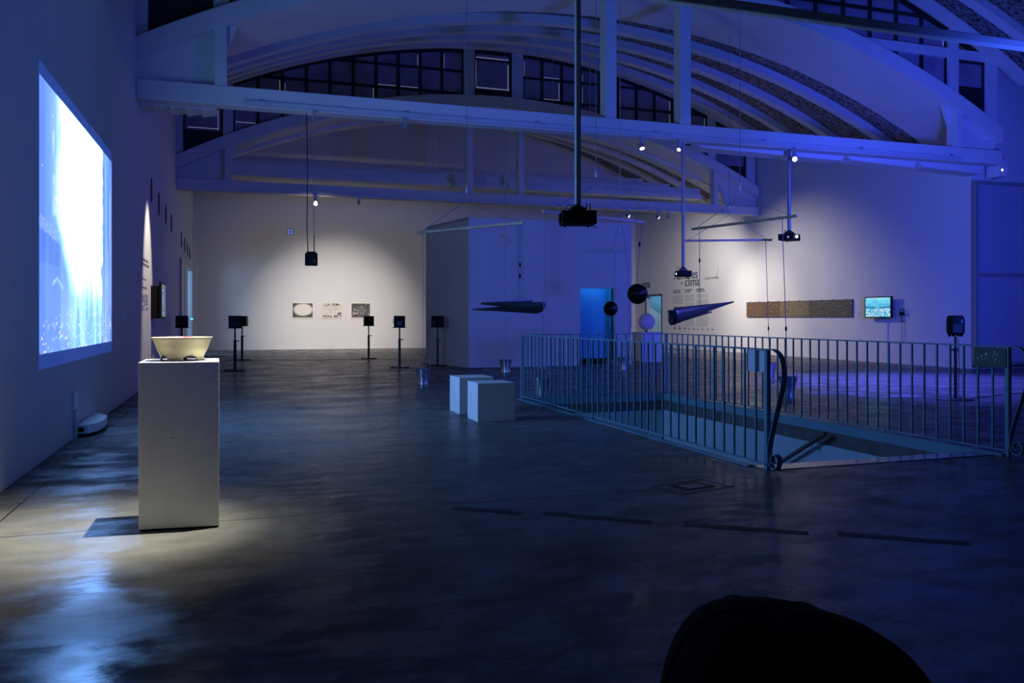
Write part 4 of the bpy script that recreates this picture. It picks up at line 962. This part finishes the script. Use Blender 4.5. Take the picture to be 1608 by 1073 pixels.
# sphere on plinth
o = MB().box(11.57, 12.23, 22.4, 23.05, 0, .91).build('plinth', benchm, bevel=.004); tag(o, 'low white plinth right of the partition room under the rough sphere', 'plinth')
b = MB(); n1, n2 = 48, 32; vs = []; fs = []
for i in range(n2 + 1):
    for j in range(n1):
        a, c = math.pi * i / n2, 2 * math.pi * j / n1; r = .255 * (1 + .045 * (vn(a * 9 + 3, c * 8) - .5) * (1.0 if 0 < i < n2 else 0) + .03 * (vn(a * 22, c * 18) - .5))
        if i in (0, n2): r = .255
        vs.append((11.90 + r * math.sin(a) * math.cos(c), 22.72 + r * math.sin(a) * math.sin(c), 1.22 + r * math.cos(a)))
for i in range(n2):
    for j in range(n1): fs.append((i * n1 + j, i * n1 + (j + 1) % n1, (i + 1) * n1 + (j + 1) % n1, (i + 1) * n1 + j))
t = thing('rough_sphere', 'crumpled white sphere standing on the low plinth', 'sculpture', (11.9, 22.72, .91))
b.add(vs, fs).build('ball', mat('crumpled_plaster', (.82, .8, .85), .7, var=.05, bump=.8, bscale=25), t, smooth='all')
MB().lathe([(.06, 0), (.06, .01), (.02, .02), (.02, .08)], 14, Matrix.Translation((11.9, 22.72, .91))).build('foot', blackm, t)

# ------------------------------------------------------------------ back wall
def print_fn(kind):
    def f(u, v):
        n_ = vn(u * 14 + kind * 9, v * 10) * .6 + vn(u * 44, v * 33 + kind) * .4
        e = min(u, 1 - u) * 1.6; e2 = min(v, 1 - v) * 1.6
        if kind == 0: k = sst(.55, .15, max(0, 1 - ((u - .52) ** 2 * 3.2 + (v - .55) ** 2 * 3.8)) * .8 + n_ * .25)
        elif kind == 1: k = .2 * n_ + .35 * sst(.6, 1, vn(u * 50 + v * 20, v * 8)) * (v > .5) + (.75 if (v < .16 and n_ > .45) or (v > .8 and n_ > .5) or (u > .8 and v < .35 and n_ > .42) else 0)
        else:
            k = .98 - .3 * sst(.5, .1, math.hypot(u - .5, v - .5)) * n_
            if abs(math.hypot((u - .2) * 1.4, v - .42) - .16) < .03 and n_ > .35: k = .1
            if n_ > .74: k = .2
            if vn(u * 90, v * 70) > .85: k -= .35
        if kind == 0 and n_ > .62 and k > .3: k = .9
        return mixc((.66, .63, .56), (.015, .018, .025), min(1, max(0, k)))
    return f
pm = attr_base('printed_paper'); pb = mat('cream_frame', (.7, .64, .54), .6, var=.03)
for k, (x0, x1) in enumerate(((2.13, 3.03), (3.37, 4.24), (4.60, 5.47))):
    t = thing('framed_print', ('leftmost of the three framed prints on the back wall, pale centre dark corners', 'middle framed print on the back wall, mostly pale cream', 'rightmost framed print on the back wall, mostly black')[k], 'framed print', ((x0 + x1) / 2, YB, 1.31), 'three framed prints on the back wall')
    MB().box(x0, x1, YB - .04, YB, 1.31, 2.0).build('frame', pb, t, bevel=.004)
    image_grid('print', lambda u, v: (lerp(x0 + .04, x1 - .04, u), YB - .042, lerp(1.36, 1.96, v)), 80, 56, print_fn(k), pm, t)
t = thing('wall_vent', 'small square pale blue grille high on the back wall', 'vent', (2.07, YB, 4.87))
vm = mat('blue_glow_grille', (.35, .5, .8), .5, emit=(.05, .15, .5), estr=.5)  # faint blue glow put into the grille panels, no lamp behind them
MB().box(1.94, 2.20, YB - .02, YB, 4.86, 5.12).build('frame', blackm, t)
for i in range(2):
    for j in range(2): MB().box(1.955 + .12 * i, 2.06 + .12 * i, YB - .03, YB - .02, 4.875 + .12 * j, 4.98 + .12 * j).build('panel', vm, t)

# ------------------------------------------------------------------ left wall pieces
vt = mat('dark_vent_disc', (.03, .03, .045), .6)
def vent(y, z, lb):
    t = thing('round_vent', lb, 'vent', (XL, y, z), 'round dark vents along the left wall')
    M = Matrix.Translation((XL, y, z)) @ Matrix.Diagonal((1, .45, 1, 1)) @ Matrix.Rotation(R(90), 4, 'Y')
    MB().lathe([(.26, 0), (.26, .015), (.22, .02), (.21, .01), (0, .01)], 32, M).build('disc', vt, t, smooth=True)
    MB().lathe([(.015, .02), (.015, .05)], 8, M @ Matrix.Translation((.17, 0, 0))).build('knob', steelm, t)
vl = ['nearest', 'second', 'third', 'fourth']
for i, (y, z) in enumerate(((18.8, 4.02), (20.5, 3.96), (22.4, 3.95), (24.2, 3.93))): vent(y, z, vl[i] + ' of the four round dark vents before the deeper truss on the left wall')
for i, (y, z) in enumerate(((28.3, 3.85), (30.0, 3.81), (31.5, 3.78), (33.0, 3.76))): vent(y, z, vl[i] + ' of the four round dark vents beyond the deeper truss on the left wall')
t = thing('wall_monitor', 'dark thin monitor sticking out from the left wall, seen from its edge', 'monitor', (XL, 19.3, 1.3))
MB().box(XL, XL + .14, 18.75, 19.4, 1.33, 2.02).build('mount_box', blackm, t)
MB().prism([(XL + .16, 18.72), (XL + .21, 18.70), (XL + .21, 19.72), (XL + .16, 19.74)], lambda p, z: (p[0], p[1], z), 1.33, 2.10).build('frame', blackm, t)
scr = MB(); scr.box(XL + .212, XL + .215, 18.75, 19.68, 1.37, 2.06); scr.build('screen', mat('dim_screen', (.05, .07, .09), .2, emit=(.035, .06, .09), estr=1), t)
MB().box(XL + .215, XL + .218, 18.8, 19.2, 1.92, 1.95).box(XL + .215, XL + .218, 19.0, 19.1, 1.6, 1.85).box(XL + .215, XL + .218, 18.95, 19.5, 1.44, 1.46).build('screen_text', mat('blue_screen_text', (.1, .3, .6), .4, emit=(.05, .25, .8), estr=1), t)
o = MB().box(XL, XL + .03, 18.98, 19.03, 0, 1.33).build('cable_duct', wallm); tag(o, 'thin white cable duct running down below the left monitor', 'cable duct')
t = thing('wall_text', 'grey heading and caption columns on the spotlit strip of the left wall', 'wall text', (XL, 17.8, 1.6))
for z0, z1, y0, y1, m_, lh in ((2.34, 2.50, 17.15, 18.4, inkg, .09), (2.08, 2.12, 17.1, 18.0, inkf, .06), (1.90, 1.95, 17.1, 18.1, inkg, .06)): para(y0, y1, z0, z1, m_, lh, 5, .2, t, 'L')
for k in range(3): para(17.15 + k * .36, 17.42 + k * .36, 1.5, 1.80, inkg, .035, 30 + k, .3, t, 'L')
t = thing('power_unit', 'white low curved floor trunking box at the foot of the left wall', 'floor box', (-1.64, 10.95, 0))
MB().prism([(XL, 10.35), (-1.62, 10.35), (-1.55, 10.55), (-1.52, 10.9), (-1.55, 11.3), (-1.66, 11.55), (XL, 11.6)], lambda p, z: (p[0], p[1], z), .035, .14).build('casing', benchm, t, bevel=.01)
MB().box(XL + .01, -1.66, 10.37, 11.5, 0, .035).build('base', blackm, t)
MB().box(-1.72, -1.66, 10.343, 10.35, .06, .11).build('socket', blackm, t)
t = thing('cable_trunking', 'white vertical trunking with a socket box beside the floor box on the left wall', 'cable trunking', (XL, 10.24, 0))
MB().box(XL, XL + .035, 10.2, 10.27, 0, .33).build('duct', wallm, t); MB().box(XL, XL + .03, 10.12, 10.35, .33, .52).build('socket_box', benchm, t, bevel=.005)
for y, z, lb in ((14.31, 1.4, 'small square wall switch right of the projection'), (16.2, .32, 'small low socket on the left wall near the plinth')):
    o = MB().box(XL, XL + .015, y - .05, y + .05, z - .05, z + .05).build('wall_socket', benchm, bevel=.003); tag(o, lb, 'socket')

# ------------------------------------------------------------------ floor bits
tp = mat('dark_tape', (.03, .03, .033), .6, var=.1, spec=.2)
for k, (p, q) in enumerate((((1.45, 5.68), (1.84, 5.36)), ((2.0, 5.32), (2.58, 4.86)), ((2.76, 4.75), (3.38, 4.30)), ((3.55, 4.24), (4.14, 3.80)))):
    o = MB().bar((p[0], p[1], .0015), (q[0], q[1], .001), .095, .0015).build('floor_tape', tp)
    tag(o, ('leftmost dark tape strip of the dashed row on the floor', 'second dark tape strip of the dashed row, left of the floor hatch', 'third dark tape strip of the dashed row, below the railing scroll', 'rightmost dark tape strip of the dashed row on the floor')[k], 'tape', 'dashed row of tape on the floor')
t = thing('floor_hatch', 'square metal floor hatch with recessed opening near the railing scroll', 'floor hatch', (3.45, 5.82, 0))
for i in range(1):
    b = MB(); P = [(3.14, 5.90), (3.66, 6.02), (3.74, 5.68), (3.20, 5.56)]
    for a, c in zip(P, P[1:] + P[:1]): b.bar((a[0], a[1], .001), (c[0], c[1], .001), .012, .003)
    b.build('outer_frame', tp, t)
MB().prism([(3.28, 5.87), (3.56, 5.94), (3.62, 5.74), (3.32, 5.67)], lambda p, z: (p[0], p[1], z), .0005, .003).build('rim', blackm, t)
MB().prism([(3.33, 5.84), (3.53, 5.89), (3.57, 5.76), (3.36, 5.71)], lambda p, z: (p[0], p[1], z), .003, .004).build('lid', mat('hatch_lid', (.12, .12, .13), .4), t)
for pts, lb in (([(-1.2, 22.2, .006), (-.4, 22.05, .006), (-.15, 22.0, .006)], 'black floor cable left of the nearer stand behind the plinth'), ([(-1.3, 26.9, .006), (.0, 27.3, .006), (4.0, 26.7, .006), (5.2, 26.0, .006)], 'black floor cable running between the two far stands'), ([(4.2, 21.8, .006), (5.0, 21.2, .006), (7.5, 20.6, .006), (9.3, 20.3, .006)], 'black floor cable running right from the stand past the partition room'), ([(11.3, 10.5, .006), (12.5, 10.9, .006), (14.5, 11.3, .006)], 'black floor cable trailing right from the round based stand')):
    o = MB().tube(pts, .006, 6).build('floor_cable', blackm); tag(o, lb, 'cable', 'black cables on the floor')
o = MB().bar((5.15, 24.0, .012), (5.62, 21.9, .012), .02, .02).build('wooden_strip', mat('tan_strip', (.45, .33, .25), .6)); tag(o, 'thin tan strip on the floor along the left side of the partition room', 'strip')

# roof rods with turnbuckles behind and in front of the nearer truss
rods = [(735, 60), ]
for k, (x, y, z0, z1) in enumerate(((8.25, 22.5, 6.9, 9.6), (8.6, 24.4, 7.2, 9.9), (9.2, 20.9, 6.45, 9.1), (9.1, 23.5, 6.9, 9.7), (11.2, 19.2, 6.05, 8.5), (7.2, 30.5, 6.5, 9.2), (6.6, 29.8, 6.4, 9.0), (8.4, 30.5, 6.4, 9.2), (5.9, 29.0, 6.3, 8.9), (9.6, 31.0, 6.6, 9.2), (10.2, 29.8, 6.5, 9.0))):
    t = thing('roof_rod', 'thin vertical tie rod with turnbuckle hanging from the vaulted roof', 'tie rod', (x, y, z0), 'thin tie rods hanging from the roof vault')
    MB().tube([(x, y, z0), (x, y, z1)], .008, 6).build('rod', mat('rod_grey', (.4, .38, .42), .5), t)
    MB().box(x - .02, x + .02, y - .02, y + .02, z0, z0 + .35).build('turnbuckle', concm, t, bevel=.006)

# ------------------------------------------------------------------ bean bag in the foreground
cl = mat('black_fabric', (.004, .004, .005), .95, var=.3, scale=40, spec=.1)
t = thing('bean_bag', 'large black fabric bean bag in the bottom right foreground', 'bean bag', (1.22, 1.66, 0))
ca = Vector((math.cos(TH), -math.sin(TH), 0)); cf = Vector((math.sin(TH), math.cos(TH), 0))
def bb(a, k):   # k 0 bottom .. 1 top
    ph = k
    # (left half-width, right half-width, height)
    z = .655 * math.sin(ph * math.pi / 2) ** .62 if ph > 0 else 0
    q = math.cos(ph * math.pi / 2) ** .62
    base = Vector((1.21, 1.65, 0))
    rx = (.285 if math.cos(a) < 0 else .43) * q; ry = .34 * q
    s_ = 1 + .02 * math.sin(5 * a + 2 * ph) + .012 * math.sin(11 * a + 5 * ph)
    tilt = -.03 * (math.cos(a) * q)
    return base + ca * (rx * s_ * math.cos(a) - .015 * k) + cf * (ry * s_ * math.sin(a)) + Vector((0, 0, max(0, z + tilt * min(1, z * 3))))
b = MB(); n1, n2 = 64, 30; vs = [bb(2 * math.pi * j / n1, min(.999, i / n2)) for i in range(n2 + 1) for j in range(n1)]
fs = [(i * n1 + j, i * n1 + (j + 1) % n1, (i + 1) * n1 + (j + 1) % n1, (i + 1) * n1 + j) for i in range(n2) for j in range(n1)] + [tuple(range(n1)), tuple(n2 * n1 + j for j in range(n1))]
b.add(vs, fs).build('cover', cl, t, smooth='all')
for a in (R(-100), R(-35), R(35), R(100), R(165)):
    MB().tube([bb(a + .35 * k / 20, min(.99, k / 20)) for k in range(1, 21)], .004, 6).build('seam', cl, t, smooth='all')
MB().tube([bb(R(-168), .30) + ca * -.00, bb(R(-168), .36) + ca * -.03, bb(R(-168), .42) + ca * -.0], .004, 6).build('loop', cl, t, smooth='all')
